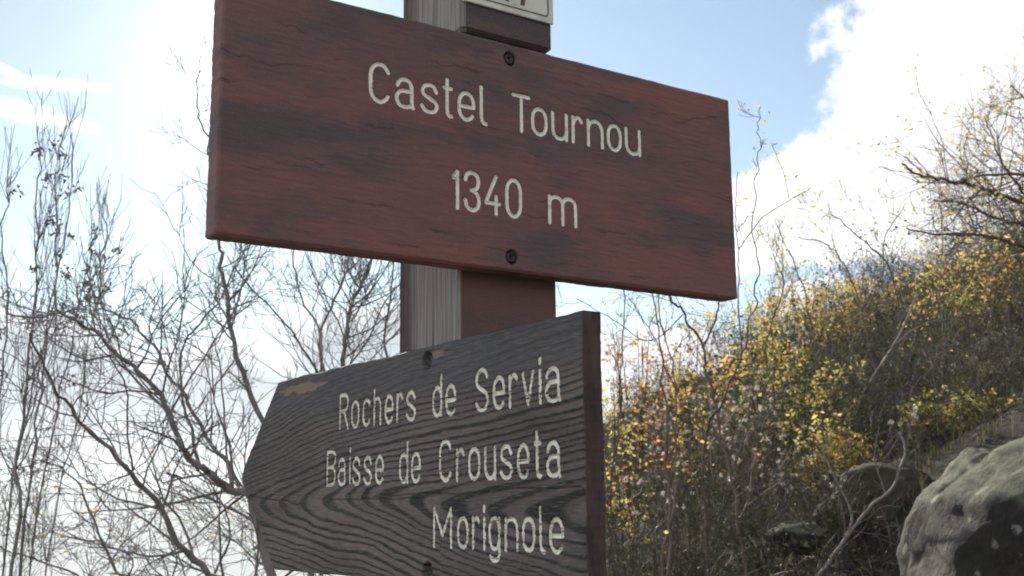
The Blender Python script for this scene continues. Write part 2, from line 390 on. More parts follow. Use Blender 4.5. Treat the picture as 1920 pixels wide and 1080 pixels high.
g1 = np.concatenate([-np.geomspace(1, 3600, 60)[::-1]-7, np.linspace(-8, 22, 230)[1:-1], 22+np.geomspace(.2, 3600, 60)])
g2 = np.concatenate([-np.geomspace(1, 3600, 40)[::-1]-3, np.linspace(-4, 45, 250)[1:-1], 45+np.geomspace(.3, 5000, 60)])
GX, GY = np.meshgrid(g1, g2); GZ = ground_z(GX, GY)
V = np.array([CAM[0], CAM[1], 0])+GX.ravel()[:, None]*RH+GY.ravel()[:, None]*FH; V[:, 2] = GZ.ravel()
nx, ny = len(g1), len(g2); i = (np.arange(ny-1)[:, None]*nx+np.arange(nx-1)).ravel()
m, t, b = material('hillside_soil_and_turf', .95, .15); M_ground = m
co = t.new('ShaderNodeTexCoord').outputs['Object']
a1 = t.noise(co, .5, 6, .65); a2 = t.noise(co, 7, 8, .7); a3 = t.noise(co, 60, 4, .6)
c = t.ramp(t.math('ADD', t.math('MULTIPLY', a1, .5), t.math('MULTIPLY', a2, .5)), [(.36, (.012, .011, .008)), (.48, (.03, .028, .016)), (.6, (.06, .052, .032)), (.7, (.10, .09, .075))])
c = t.mix(t.mapr(a3, .55, .7, 0, .5), c, (.08, .065, .04, 1))
dp = t.vmath('LENGTH', t.vmath('MULTIPLY', t.vmath('SUBTRACT', co, tuple(float(v) for v in loc(-.3, -.2))), (1, 1, 0)))
bouncem = t.mapr(t.math('ADD', dp, t.math('MULTIPLY', t.math('SUBTRACT', a2, .5), 2.0)), 2.4, 1.7)
c = t.mix(bouncem, c, t.ramp(a3, [(.35, (.26, .22, .17)), (.6, (.40, .35, .28))]))  # unseen paler soil round the camera, added to bounce light onto the boards
t.l.new(c, b.inputs['Base Color']); bump(t, b, t.math('ADD', a2, a3), .9, .06)
g = mesh_np('ground', V, np.stack([i, i+1, i+nx+1, i+nx], -1), M_ground); tag(g, 'brown and olive hillside soil rising to the right behind the signpost', None, None, 'structure')

# far ridge across the valley
def ridge(name, Y0, pts, depth, label):
    xs = np.linspace(-1500, 900, 260)
    X = xs/2000*Y0; top = np.interp(xs, [p[0] for p in pts], [p[1] for p in pts])/2000*Y0
    rg = np.array([hn(xs/70, xs*0+3.1)*7+hn(xs/19, xs*0)*2.6]).ravel()/2000*Y0
    rows = []; nr = 26
    for r in range(nr):
        f = r/(nr-1); z = (top+rg)*(1-f)-f*depth; yy = Y0-f*Y0*.45+hn(xs/60+f*3, xs*0+f*9)*Y0*.03
        z = z+hn(xs/45, xs*0+f*12)*Y0*.006*(f > 0)
        rows.append(np.array([CAM[0], CAM[1], 0])+X[:, None]*(yy/Y0)[:, None]*RH+yy[:, None]*FH+(z+1.61)[:, None]*np.array([0, 0, 1]))
    # back side
    rows.insert(0, rows[0]+FH*Y0*.4-np.array([0, 0, depth]))
    V = np.vstack(rows); n = len(xs); nr = len(rows)
    i = (np.arange(nr-1)[:, None]*n+np.arange(n-1)).ravel()
    m, t, b = material(name+'_forest', .95, .1); co = t.new('ShaderNodeTexCoord').outputs['Object']
    a = t.noise(co, .004, 8, .7); a2 = t.noise(co, .03, 5, .7)
    t.l.new(t.ramp(t.math('ADD', t.math('MULTIPLY', a, .6), t.math('MULTIPLY', a2, .4)), [(.38, (.03, .035, .025)), (.55, (.07, .07, .045)), (.68, (.17, .16, .14))]), b.inputs['Base Color'])
    o = mesh_np(name, V, np.stack([i, i+1, i+n+1, i+n], -1), m); tag(o, label, None, None, 'structure'); return o
ridge('mountain', 2500, [(-1500, 70), (-900, 52), (-640, 40), (-400, 58), (-200, 72), (0, 90), (300, 60), (900, 40)], 620, 'far hazy mountain ridge across the valley at lower left')

# ------------------------------------------------------------------ lettering: single-stroke glyphs
def arc(cx, cy, rx, ry, a0, a1, n=9):
    a = np.radians(np.linspace(a0, a1, n)); return [(cx+rx*math.cos(x), cy+ry*math.sin(x)) for x in a]
X_ = .74
def sm(P, n=4): return [tuple(q) for q in catmull(P, n)]
GL = {
 'C': [arc(.5, .68, .5, .32, 25, 180)+arc(.5, .32, .5, .32, 180, 335)],
 'c': [arc(.5, .50, .5, .24, 20, 180)+arc(.5, .24, .5, .24, 180, 335)],
 'a': [[(.05, .56)]+arc(.48, .54, .42, .20, 155, 0)+[(.92, .2), (.94, .04), (1, .0)], [(.92, .43), (.5, .43)]+arc(.42, .215, .42, .215, 90, 270)+[(.7, .01), (.92, .07)]],
 's': [sm([(.96, .57), (.78, .70), (.5, .74), (.18, .69), (.05, .56), (.16, .45), (.5, .37), (.85, .29), (1, .17), (.84, .04), (.5, 0), (.18, .04), (0, .15)])],
 'S': [sm([(.96, .82), (.78, .95), (.5, 1), (.16, .92), (.03, .75), (.14, .60), (.5, .50), (.86, .40), (1, .23), (.84, .06), (.5, 0), (.18, .05), (0, .18)])],
 't': [[(.38, 1.0), (.38, .16), (.48, .04), (.7, 0), (1, .0)], [(0, .76), (.95, .76)]],
 'e': [[(.03, .36), (1, .36)]+arc(.5, .42, .5, .32, 0, 180)+arc(.5, .28, .5, .28, 180, 325)],
 'l': [[(.12, 1), (.12, .2), (.3, .05), (.6, .0), (1, -.02)]],
 'T': [[(0, 1), (1, 1)], [(.5, 1), (.5, 0)]],
 'o': [arc(.5, .46, .5, .28, 0, 180)+arc(.5, .28, .5, .28, 180, 360)+[(1, .46)]],
 'u': [[(0, X_)]+arc(.5, .25, .5, .25, 180, 360)+[(1, .3)], [(1, X_), (1, 0)]],
 'r': [[(0, X_), (0, 0)], [(0, .5)]+sm([(.02, .52), (.3, .69), (.68, .74), (1, .62)])],
 'n': [[(0, X_), (0, 0)], arc(.5, .46, .5, .28, 180, 0)+[(1, 0)]],
 'm': [[(0, X_), (0, 0)], arc(.25, .54, .25, .20, 180, 0)+[(.5, 0)], arc(.75, .54, .25, .20, 180, 0)+[(1, 0)]],
 '1': [[(.88, .97), (.88, 0)], [(.86, .97), (.08, .80), (.86, .80)], [(.35, .85), (.86, .88)]],
 '3': [sm([(.02, .80), (.12, .94), (.48, 1), (.86, .93), (.96, .77), (.84, .60), (.45, .53)]), sm([(.45, .53), (.85, .45), (1, .26), (.86, .06), (.5, 0), (.14, .07), (0, .25)])],
 '4': [[(.78, 1), (.08, .27), (1, .27)], [(.78, .47), (.78, 0)]],
 '0': [arc(.5, .68, .5, .32, 0, 180)+arc(.5, .32, .5, .32, 180, 360)+[(1, .68)]],
 'R': [[(0, 0), (0, 1), (.5, 1)]+arc(.5, .76, .5, .24, 90, -90)+[(0, .52)], [(.5, .52), (1, 0)]],
 'h': [[(0, 1), (0, 0)], arc(.5, .46, .5, .28, 180, 0)+[(1, 0)]],
 'd': [[(1, .5)]+arc(.5, .46, .5, .28, 10, 180)+arc(.5, .28, .5, .28, 180, 350), [(1, 1.06), (1, 0)]],
 'v': [[(0, X_), (.5, 0), (1, X_)]],
 'i': [[(.5, X_), (.5, 0)], [(.5, 1.02), (.5, .92)]],
 'B': [[(0, 0), (0, 1), (.5, 1)]+arc(.5, .765, .5, .235, 90, -90)+[(0, .53)], [(.5, .53)]+arc(.5, .265, .5, .265, 90, -90)+[(0, 0)]],
 'M': [[(0, 0), (0, 1), (.5, .28), (1, 1), (1, 0)]],
 'g': [[(1, .5)]+arc(.5, .46, .5, .28, 10, 180)+arc(.5, .28, .5, .28, 180, 350), [(1, X_), (1, -.1)]+arc(.5, -.1, .5, .18, 0, -165)],
}
# (glyph, left px, right px, bottom px) measured on the photograph
TOP1 = [('C', 691, 733, 193), ('a', 740.4, 778.5, 205), ('s', 788, 823, 213), ('t', 830, 850.7, 221), ('e', 858, 892, 227), ('l', 898.5, 915, 234),
        ('T', 960.7, 996, 249), ('o', 996.6, 1027.7, 254), ('u', 1034.5, 1066, 265), ('r', 1072.6, 1094, 269), ('n', 1101.5, 1133, 277), ('o', 1139, 1167, 284), ('u', 1173, 1203, 293)]
TOP2 = [('1', 845, 863, 392.5), ('3', 869.6, 902, 397), ('4', 906, 940, 404), ('0', 948, 980, 409), ('m', 1028.6, 1083, 424)]
LOW1 = [('R', 635, 653, 807), ('o', 657, 673, 803.4), ('c', 678.5, 694, 801), ('h', 699, 714, 798.5), ('e', 720, 737, 795), ('r', 742, 755, 793), ('s', 760, 779, 790),
        ('d', 809.6, 828.6, 783.7), ('e', 834, 855, 781), ('S', 890, 916, 773), ('e', 923, 947, 769), ('r', 953, 971, 766), ('v', 977, 1002, 761), ('i', 1009, 1016, 758), ('a', 1021, 1052, 756)]
LOW2 = [('B', 611, 629, 913), ('a', 632, 648, 912), ('i', 652.5, 657.5, 911), ('s', 659, 675, 911), ('s', 680, 696.5, 910), ('e', 702, 719, 909), ('d', 747, 765, 907.6), ('e', 769.5, 788.5, 906.7),
        ('C', 822, 847, 905), ('r', 854, 871, 904), ('o', 877, 900, 903), ('u', 907, 930, 902), ('s', 936, 961, 901), ('e', 968.5, 993, 899), ('t', 1000, 1016, 897), ('a', 1023, 1052, 896)]
LOW3 = [('M', 811, 847, 1028.7), ('o', 856, 878, 1030.5), ('r', 884, 900, 1031), ('i', 904.5, 910, 1032.5), ('g', 915, 938, 1034), ('n', 945, 972, 1035), ('o', 978, 1003.5, 1038), ('l', 1009.5, 1023, 1038.5), ('e', 1029, 1058, 1039.5)]
def layout(line, axis, plane, hcap, sw):
    """strokes in board coordinates (h, z): h = x for the name board, y for the direction board"""
    ha = 0 if axis == 1 else 1; A = []
    for g, xl, xr, yb in line:
        L = hit(xl, yb, axis, plane); R = hit(xr, yb, axis, plane); A.append((g, L[ha], R[ha], (L[2]+R[2])/2))
    hc = np.array([(a[1]+a[2])/2 for a in A]); zb = np.array([a[3] for a in A]); k = np.polyfit(hc, zb, 1)
    res = []
    for g, hl, hr, _ in A:
        sgn = 1 if hr > hl else -1; l = hl+sgn*sw/2; wd = (hr-hl)-sgn*sw; 
        if g == 'i': l = (hl+hr)/2; wd = 0
        st = []
        for s in GL[g]:
            st.append(np.array([(l+x*wd, np.polyval(k, l+x*wd)+sw/2+y*(hcap-sw)) for x, y in s]))
        res.append((g, st))
    return res

XB_A, XB_B, ZT, ZB, T1 = -.2135, .2974, .2007+Z0, .0043+Z0, .0200
T2 = .0170; C_ = -.1842; D1, D2 = .322, .4163; LZT, LZM = -.0575+Z0, -.1509+Z0; LZB = 2*LZM-LZT
SW1, SW2 = .0034, .0034
H1 = .0325; H2 = .0345
H3 = .041
def capfrom(px, ytop, ybot, axis, plane): return abs(hit(px, ytop, axis, plane)[2]-hit(px, ybot, axis, plane)[2])
cap1 = capfrom(979, 177, 249, 1, -T1); cap2 = capfrom(859, 315, 393, 1, -T1)
capL1 = capfrom(636, 735, 807, 0, -T2); capL1b = capfrom(903, 692, 772, 0, -T2)
capL2 = capfrom(613, 843, 912, 0, -T2); capL3 = capfrom(1012, 946, 1037, 0, -T2)
capL1 = (capL1+capL1b)/2; capL2 = (capL2+capfrom(835, 823, 905, 0, -T2))/2
LET_T = layout(TOP1, 1, -T1, cap1, SW1)+layout(TOP2, 1, -T1, cap2, SW1)
LET_L = layout(LOW1, 0, -T2, capL1, SW2)+layout(LOW2, 0, -T2, capL2, SW2)+layout(LOW3, 0, -T2, capL3, SW2)

def stroke_dist(H, Z, letters, sw):
    D = np.full(H.shape, 1.0)
    for g, st in letters:
        for P in st:
            for a, b_ in zip(P[:-1], P[1:]):
                lo = np.minimum(a, b_)-sw; hi = np.maximum(a, b_)+sw
                m_ = (H > lo[0]) & (H < hi[0]) & (Z > lo[1]) & (Z < hi[1])
                if not m_.any(): continue
                d = b_-a; L2 = d @ d+1e-12
                tt = np.clip(((H[m_]-a[0])*d[0]+(Z[m_]-a[1])*d[1])/L2, 0, 1)
                dd = np.hypot(H[m_]-a[0]-tt*d[0], Z[m_]-a[1]-tt*d[1]); D[m_] = np.minimum(D[m_], dd)
    return D
def vnoise(x, y, seed):                     # value noise
    r = np.random.default_rng(seed).random((257, 257)); xi = np.floor(x).astype(int); yi = np.floor(y).astype(int)
    fx = x-xi; fy = y-yi; fx = fx*fx*(3-2*fx); fy = fy*fy*(3-2*fy); xi %= 256; yi %= 256
    return (r[yi, xi]*(1-fx)+r[yi, xi+1]*fx)*(1-fy)+(r[yi+1, xi]*(1-fx)+r[yi+1, xi+1]*fx)*fy
def fbm(x, y, seed, o=4): return sum(vnoise(x*2**k, y*2**k, seed+k)*.5**(k+1) for k in range(o))

def board_mesh(name, H, Z, depth, thick, axis, plane, mats, parent, attrs, jig=.0004):
    """H,Z (nr,nc) grid; depth into the board; front plane at `plane`, back at plane+thick"""
    nr, nc = H.shape
    def world(H, Z, dd):
        a = np.empty(H.shape+(3,)); 
        if axis == 1: a[..., 0] = H; a[..., 1] = plane+dd
        else: a[..., 1] = H; a[..., 0] = plane+dd
        a[..., 2] = Z; return a
    front = world(H, Z, depth).reshape(-1, 3)
    i = (np.arange(nr-1)[:, None]*nc+np.arange(nc-1)).ravel()
    Fq = np.stack([i, i+1, i+nc+1, i+nc], -1)
    loop = np.concatenate([np.arange(nc), np.arange(1, nr)*nc+nc-1, (nr-1)*nc+np.arange(nc-2, -1, -1), np.arange(nr-2, 0, -1)*nc])
    Hl, Zl = H.ravel()[loop], Z.ravel()[loop]; n = len(loop)
    ch = .0012
    hc, zc = (Hl.min()+Hl.max())/2, (Zl.min()+Zl.max())/2
    rings = [world(Hl+np.sign(Hl-hc)*.0006, Zl+np.sign(Zl-zc)*.0006, np.full(n, ch*1.3)), world(Hl+np.sign(Hl-hc)*.0006, Zl+np.sign(Zl-zc)*.0006, np.full(n, thick-ch)), world(Hl, Zl, np.full(n, thick))]
    base = len(front); V = [front]+[r.reshape(-1, 3) for r in rings]; S = []
    prev = loop; k = base
    j = np.arange(n); j2 = (j+1) % n
    for r in rings:
        cur = k+j; S.append(np.stack([prev[j2], prev[j], cur[j], cur[j2]], -1)); prev = cur; k += n
    # back: fan
    V.append(world(np.array([hc]), np.array([zc]), np.array([thick]))); S3 = np.stack([prev[j2], prev[j], np.full(n, k)], -1)
    V = np.vstack(V)
    A = {kk: np.concatenate([vv.ravel(), np.zeros(len(V)-base)]) for kk, vv in attrs.items()}
    o = mesh_np(name, V, [Fq, np.vstack(S), S3], mats[0], parent, A)
    o.data.materials.append(mats[1])
    ne = len(o.data.edges); ev = np.empty(ne*2, np.int32); o.data.edges.foreach_get('vertices', ev); ev = ev.reshape(-1, 2)
    rid = np.full(len(V), -1); rid[loop] = 0
    for r_i in range(3): rid[base+r_i*n:base+(r_i+1)*n] = r_i+1
    sh = (rid[ev[:, 0]] >= 0) & (rid[ev[:, 0]] == rid[ev[:, 1]])
    sa = o.data.attributes.get('sharp_edge') or o.data.attributes.new('sharp_edge', 'BOOLEAN', 'EDGE'); sa.data.foreach_set('value', sh)
    mi = np.zeros(len(o.data.polygons), np.int32); mi[len(Fq):] = 1; o.data.polygons.foreach_set('material_index', mi)
    return o

def letter_obj(g, strokes, axis, plane, sw, mat, parent, d_mid, d_edge):
    """painted lining of the routed groove: shallow concave ribbons with round ends"""
    V = []; F = []; n = 0; hw = sw*.5
    for P in strokes:
        # resample
        seg = np.linalg.norm(np.diff(P, axis=0), axis=1); keep = np.concatenate([[True], seg > 1e-6]); P = P[keep]
        S = np.concatenate([[0], np.cumsum(np.linalg.norm(np.diff(P, axis=0), axis=1))]); m = max(3, int(S[-1]/.0009))
        s = np.linspace(0, S[-1], m); Q = np.stack([np.interp(s, S, P[:, 0]), np.interp(s, S, P[:, 1])], 1)
        d = np.gradient(Q, axis=0); d /= np.linalg.norm(d, axis=1)[:, None]+1e-12; nn = np.stack([-d[:, 1], d[:, 0]], 1)
        e = []
        for a in (75, 50, 25): e.append((Q[0]-d[0]*hw*math.sin(math.radians(a)), nn[0], math.cos(math.radians(a))))
        e += [(Q[i_], nn[i_], 1.0) for i_ in range(m)]
        for a in (25, 50, 75): e.append((Q[-1]+d[-1]*hw*math.sin(math.radians(a)), nn[-1], math.cos(math.radians(a))))
        off = (-1, -.6, 0, .6, 1)
        for c_, n__, k in e:
            jl = 1+random.uniform(-.10, .10); jr = 1+random.uniform(-.10, .10)
            for o_ in off:
                q = c_+n__*hw*k*o_*(jl if o_ < 0 else jr); end = 1-k
                dd = d_mid+(d_edge-d_mid)*max(abs(o_)**2, end)
                V.append((q[0], plane+dd, q[1]) if axis == 1 else (plane+dd, q[0], q[1]))
        for r in range(len(e)-1):
            for c_ in range(4): a = n+r*5+c_; F.append((a, a+1, a+6, a+5))
        n += len(e)*5
    return mesh_np('letter', np.array(V), np.array(F), mat, parent)

# ------------------------------------------------------------------ signpost
post = empty('signpost', (0.05, 0.05, 0.0), 'square wooden trail signpost carrying a red-brown name board and a dark pointed direction board', 'signpost')
W = .1
def rbox(x0, x1, y0, y1, z0, z1, bev, nz=1):
    """vertical box with bevelled upright edges and ends: verts, faces, side id"""
    c = [(x0+bev, y0), (x1-bev, y0), (x1, y0+bev), (x1, y1-bev), (x1-bev, y1), (x0+bev, y1), (x0, y1-bev), (x0, y0+bev)]
    cx, cy = (x0+x1)/2, (y0+y1)/2; rings = []
    def ring(z, sh): return [(cx+(x-cx)*(1-sh/(x1-x0)*2), cy+(y-cy)*(1-sh/(y1-y0)*2), z) for x, y in c]
    rings.append(ring(z0, bev)); rings.append(ring(z0+bev, 0))
    for k in range(1, nz): rings.append(ring(z0+(z1-z0)*k/nz, 0))
    rings.append(ring(z1-bev, 0)); rings.append(ring(z1, bev))
    V = [p for r in rings for p in r]; F = []
    for r in range(len(rings)-1):
        for k in range(8): F.append((r*8+k, r*8+(k+1) % 8, r*8+8+(k+1) % 8, r*8+8+k))
    return V, F, [tuple(range(7, -1, -1)), tuple((len(rings)-1)*8+k for k in range(8))]
me = bpy.data.meshes.new('post')
V1, F1, E1 = rbox(0, W, 0, W, -.5, ZT+.004, .0022, 6)
topL = hit(1036.5, 60, 1, -.0075); zblk = hit(1000, 88, 1, -.0075)[2]
V2, F2, E2 = rbox(-.0003, topL[0], -.0075, W-.002, zblk, .50+Z0, .0032, 3)
# short neck between the two
n1 = len(V1); allV = V1+V2; allF = F1+E1+[tuple(n1+k for k in f) for f in F2+E2]
V3, F3, E3 = rbox(.002, W-.006, .004, W-.004, ZT+.0, zblk+.006, .001, 1)
n2 = len(allV); allV += V3; allF += [tuple(n2+k for k in f) for f in F3+E3]
me.from_pydata([(x-.05, y-.05, z) for x, y, z in allV], [], allF); me.materials.append(M_post); me.materials.append(M_brown)
for p in me.polygons:
    p.material_index = 0 if (p.normal.x < -.5 or abs(p.normal.z) > .8) else 1
po = bpy.data.objects.new('post', me); col.objects.link(po); po.parent = post
po['label'] = 'square post with bare grey left face and stained front face'

# name board
step = .0007
hs = np.arange(XB_A, XB_B+step/2, step); zs = np.arange(ZT, ZB-step/2, -step)
H, Z = np.meshgrid(hs, zs)
ed = np.minimum(np.minimum(H-XB_A, XB_B-H), np.minimum(Z-ZB, ZT-Z))
D = stroke_dist(H, Z, LET_T, SW1)
wr = (fbm(H*600, Z*600, 5, 2)-.4)*.0009
groove = np.clip((SW1*.5+.0002-D+wr)/.0007, 0, 1)*.0030
bolts_t = [hit(957, 110, 1, -T1), hit(961, 482, 1, -T1)]
for q in bolts_t:
    d = np.hypot(H-q[0], Z-q[2]); groove = np.maximum(groove, np.clip((.0066-d)/.001, 0, 1)*.005)
rel = (fbm(H*60, Z*420, 9, 4)-.47)*.0007
depth = groove+rel+np.clip(.0015-ed, 0, 1)**2*420
# slightly uneven saw-cut outline
# rounded corners + uneven rim
def rim(H, Z, h0, h1, z0, z1, r=.002):
    hx = np.clip(np.abs(H-(h0+h1)/2)-(abs(h1-h0)/2-r), 0, None); zx = np.clip(np.abs(Z-(z0+z1)/2)-(abs(z1-z0)/2-r), 0, None)
    q = np.hypot(hx, zx); k = np.where((q > r) & (hx > 0) & (zx > 0), r/np.maximum(q, 1e-9), 1)
    return H-np.sign(H-(h0+h1)/2)*hx*(1-k), Z-np.sign(Z-(z0+z1)/2)*zx*(1-k)
Hn, Zn = rim(H, Z, XB_A, XB_B, ZB, ZT)
e1 = np.exp(-(ZT-Z)/.004); e2 = np.exp(-(Z-ZB)/.004); e3 = np.exp(-(H-XB_A)/.004); e4 = np.exp(-(XB_B-H)/.004)
Zn = Zn-e1*(fbm(H*90, H*0+1, 21, 4)-.3)*.0010+e2*(fbm(H*90, H*0+4, 25, 4)-.3)*.0010
Hn = Hn+e3*(fbm(Z*160, Z*0+2, 31, 4)-.4)*.0012-e4*(fbm(Z*120, Z*0+6, 35, 4)-.5)*.0012
nb = board_mesh('name_board', Hn, Zn, depth, T1, 1, -T1, (M_red, M_red), post, {}); nb['label'] = 'red-brown board reading Castel Tournou 1340 m'
for g_, st in LET_T: letter_obj(g_, st, 1, -T1, SW1, M_paint, nb, .0016, .0005)

def bolt(q, axis, parent, r=.0052, dz=.0028):
    V = []; F = []; N = 20
    prof = [(r*1.0, dz), (r*.95, dz-.0010), (r*.7, dz-.0016), (r*.42, dz-.0017), (r*.38, dz-.0006), (0, dz-.0003)]
    for rr, d in prof:
        for k in range(N):
            a = k*2*PI/N; f = 1.0
            if rr == r*.42 or rr == r*.38: f = math.cos(PI/6)/math.cos(((a+PI/6) % (PI/3))-PI/6)
            h, z = rr*f*math.cos(a), rr*f*math.sin(a)
            V.append((q[0]+h, q[1]+d, q[2]+z) if axis == 1 else (q[0]+d, q[1]+h, q[2]+z))
    for i_ in range(len(prof)-1):
        for k in range(N): F.append((i_*N+k, i_*N+(k+1) % N, i_*N+N+(k+1) % N, i_*N+N+k))
    return mesh_np('bolt', np.array(V), np.array(F), M_bolt, parent)
for q in bolts_t: bolt(q, 1, nb)

# direction board (pointed left)
zs = np.arange(LZT, LZB-step/2, -step); ss = np.linspace(0, 1, int((D2-C_)/.0008))
S, Z = np.meshgrid(ss, zs)
Lz = D1+(D2-D1)*(1-np.abs(Z-LZM)/(LZT-LZM))
Lz = np.minimum(Lz, D2-.003)
H = Lz+(C_-Lz)*S                            # column 0 at the point, last column at the near end
D = stroke_dist(H, Z, LET_L, SW2)
bolts_l = [hit(801, 675.5, 0, -T2), hit(802, 1073, 0, -T2)]
ZC = hit(700, 945, 0, -T2)[2]
sdist = (D2-H)                              # along the board from the point to the near end
wx = fbm(H*9+3, Z*22, 41, 4)-.47; wz = fbm(H*16, Z*40+9, 47, 4)-.47
zc = Z-(ZC+.006*np.sin(H*9)+.010*wx)
asym = np.where(zc > 0, 1.0, .86)
r_ = np.sqrt((zc*asym)**2+.013**2)
lam = .0046+.0022*fbm(H*4, Z*12, 50, 2)
phi = (r_-.105*(sdist-.02)+.0040*wz)/np.mean(lam)+.55*wx+.22*(fbm(H*26, Z*60, 57, 3)-.45)
phi = phi+1.1*(vnoise(phi*.55+3, Z*0+2, 58)-.5)+.25*(fbm(H*11, Z*130, 59, 3)-.45)
fr = phi-np.floor(phi)
wdt = .30+.36*fbm(np.floor(phi)*.73, np.floor(phi)*0+3, 55, 2)
wdt = wdt+.16*np.exp(-(zc/.012)**2)*np.clip((D2-H-.12)/.2, 0, 1)
band = np.clip((fr-(1-wdt))/(.16), 0, 1)*np.clip((1-fr)/.07, 0, 1)
tf = np.clip((Z-(LZT-.052))/.028+.8*wx, 0, 1)
fib = fbm(H*70, Z*900, 60, 3)-.44
fr2 = phi*2.7+.9*fbm(H*14, Z*80, 92, 3); fr2 = fr2-np.floor(fr2)
band = np.maximum(band, .42*np.clip((fr2-.55)/.2, 0, 1)*np.clip((1-fr2)/.12, 0, 1)*np.clip(.5+1.6*wx, 0, 1))
band = band*np.clip(.62+1.1*fbm(H*6+4, Z*50, 93, 3), 0, 1)
band = np.clip(band*(.75+.5*fbm(H*30, Z*300, 63, 3)), 0, 1)
rel = -band*.00045*(1-.5*tf)+fib*.0006
crack = np.zeros_like(Z)
for (px0, py0, px1, py1) in ((700, 932, 1090, 912), (620, 936, 790, 934), (850, 893, 1050, 872), (470, 930, 560, 945)):
    a = hit(px0, py0, 0, -T2); b_ = hit(px1, py1, 0, -T2)
    tt = (H-a[1])/(b_[1]-a[1]); zl = a[2]+(b_[2]-a[2])*tt+(fbm(H*40, H*0+py0, 70, 3)-.45)*.0035
    crack = np.maximum(crack, np.clip(1-np.abs(Z-zl)/.0009, 0, 1)*((tt > 0) & (tt < 1)))
groove = np.clip((SW2*.5+.0002-D+(fbm(H*500, Z*500, 66, 2)-.4)*.0010)/.0008, 0, 1)*.0030
for q in bolts_l:
    d = np.hypot(H-q[1], Z-q[2]); groove = np.maximum(groove, np.clip((.0082-d)/.001, 0, 1)*.006)
ed = np.minimum(np.minimum(H-C_, LZT-Z), Lz-H)
depth = groove+rel+crack*.0016+np.clip(.0015-ed, 0, 1)**2*420
patch = np.zeros_like(Z)
for (px0, py0, rh, rz) in ((572, 727, .050, .006), (815, 664, .012, .004)):
    a = hit(px0, py0, 0, -T2)
    dd = np.hypot((H-a[1])/rh, (Z-a[2])/rz)+(fbm(H*60, Z*260, 77, 3)-.45)*1.5; patch = np.maximum(patch, np.clip((1-dd)/.25, 0, 1))
depth = depth+patch*.0007
Zn = Z.copy(); 
e1 = np.exp(-(LZT-Z)/.004); Zn = Zn-e1*fbm(H*45, H*0+1, 81, 4)*.0022
Hn = H+np.exp(-(H-C_)/.004)*fbm(Z*120, Z*0+1, 83, 4)*.0020-np.exp(-(Lz-H)/.005)*fbm(Z*130, Z*0+7, 85, 4)*.004
db = board_mesh('direction_board', Hn[:, ::-1], Zn[:, ::-1], depth[:, ::-1], T2, 0, -T2, (M_wea, M_end), post,
                {'grain': np.maximum(band, crack)[:, ::-1], 'patch': patch[:, ::-1], 'topfade': tf[:, ::-1]})
db['label'] = 'weathered charcoal board with a pointed left end naming three places'
for g_, st in LET_L: letter_obj(g_, st, 0, -T2, SW2, M_worn, db, .0017, .0005)
for q in bolts_l: bolt(q, 0, db, .0058, .0045)

# number plate on the upper block
yp = -.0075
pz0 = hit(1037, 45, 1, yp-.0022); pl_x0 = -.0005; pl_x1 = pz0[0]+.0006
pz = hit(900, 10, 1, yp-.0022)[2]; pz = (pz+pz0[2])/2
V, F, E = rbox(pl_x0, pl_x1, yp-.0024, yp-.0002, pz, pz+.10, .0006, 1)
mp = bpy.data.meshes.new('number_plate'); mp.from_pydata([(x-.05, y-.05, z) for x, y, z in V], [], F+E); mp.materials.append(M_plate)
pl = bpy.data.objects.new('number_plate', mp); col.objects.link(pl); pl.parent = post; pl['label'] = 'yellowed white trail number plate with brown border'
yb_ = yp-.0024
def flat(name, polys, y, mat, parent, th=.0003):
    V = []; F = []
    for P in polys:
        n = len(P); b0 = len(V); V += [(x, y-th, z) for x, z in P]+[(x, y, z) for x, z in P]
        F.append(tuple(b0+k for k in range(n))); F += [(b0+k, b0+n+k, b0+n+(k+1) % n, b0+(k+1) % n) for k in range(n)]
    me = bpy.data.meshes.new(name); me.from_pydata([(x-.05, yy-.05, z) for x, yy, z in V], [], F); me.materials.append(mat)
    o = bpy.data.objects.new(name, me); col.objects.link(o); o.parent = parent; return o
bx1 = hit(1028.5, 20, 1, yb_)[0]; bz0 = hit(1010, 28, 1, yb_)[2]; bx0 = pl_x0+.0075; bz1 = pz+.10-(bz0-pz)
rc = .004; pth = []
for cx_, cz_, a0 in ((bx1-rc, bz0+rc, 270), (bx1-rc, bz1-rc, 0), (bx0+rc, bz1-rc, 90), (bx0+rc, bz0+rc, 180)):
    for a in range(0, 91, 15): pth.append((cx_, cz_, a0+a))
po_ = [(c_+rc*math.cos(math.radians(a)), z_+rc*math.sin(math.radians(a))) for c_, z_, a in pth]
pi_ = [(c_+(rc-.0012)*math.cos(math.radians(a)), z_+(rc-.0012)*math.sin(math.radians(a))) for c_, z_, a in pth]
quads = [[po_[k], po_[(k+1) % len(po_)], pi_[(k+1) % len(po_)], pi_[k]] for k in range(len(po_))]
flat('border', quads, yb_, M_print, pl)
gz7 = hit(979, 10, 1, yb_)[2]; gx7 = hit(979, 8, 1, yb_)[0]; gx1 = hit(951, 2, 1, yb_)[0]; gh = .045; gw = .0042
flat('digit', [[(gx7-gw/2, gz7), (gx7+gw/2, gz7), (gx7+gw/2+.010, gz7+gh-gw), (gx7+.0145, gz7+gh-gw), (gx7+.0145, gz7+gh), (gx7-.010, gz7+gh), (gx7-.010, gz7+gh-gw), (gx7+.0065, gz7+gh-gw)]], yb_, M_print, pl)
flat('digit', [[(gx1-gw/2, gz7), (gx1+gw/2, gz7), (gx1+gw/2, gz7+gh), (gx1-gw/2-.001, gz7+gh), (gx1-.0105, gz7+gh-.010), (gx1-.0075, gz7+gh-.013), (gx1-gw/2, gz7+gh-.0085)]], yb_, M_print, pl)

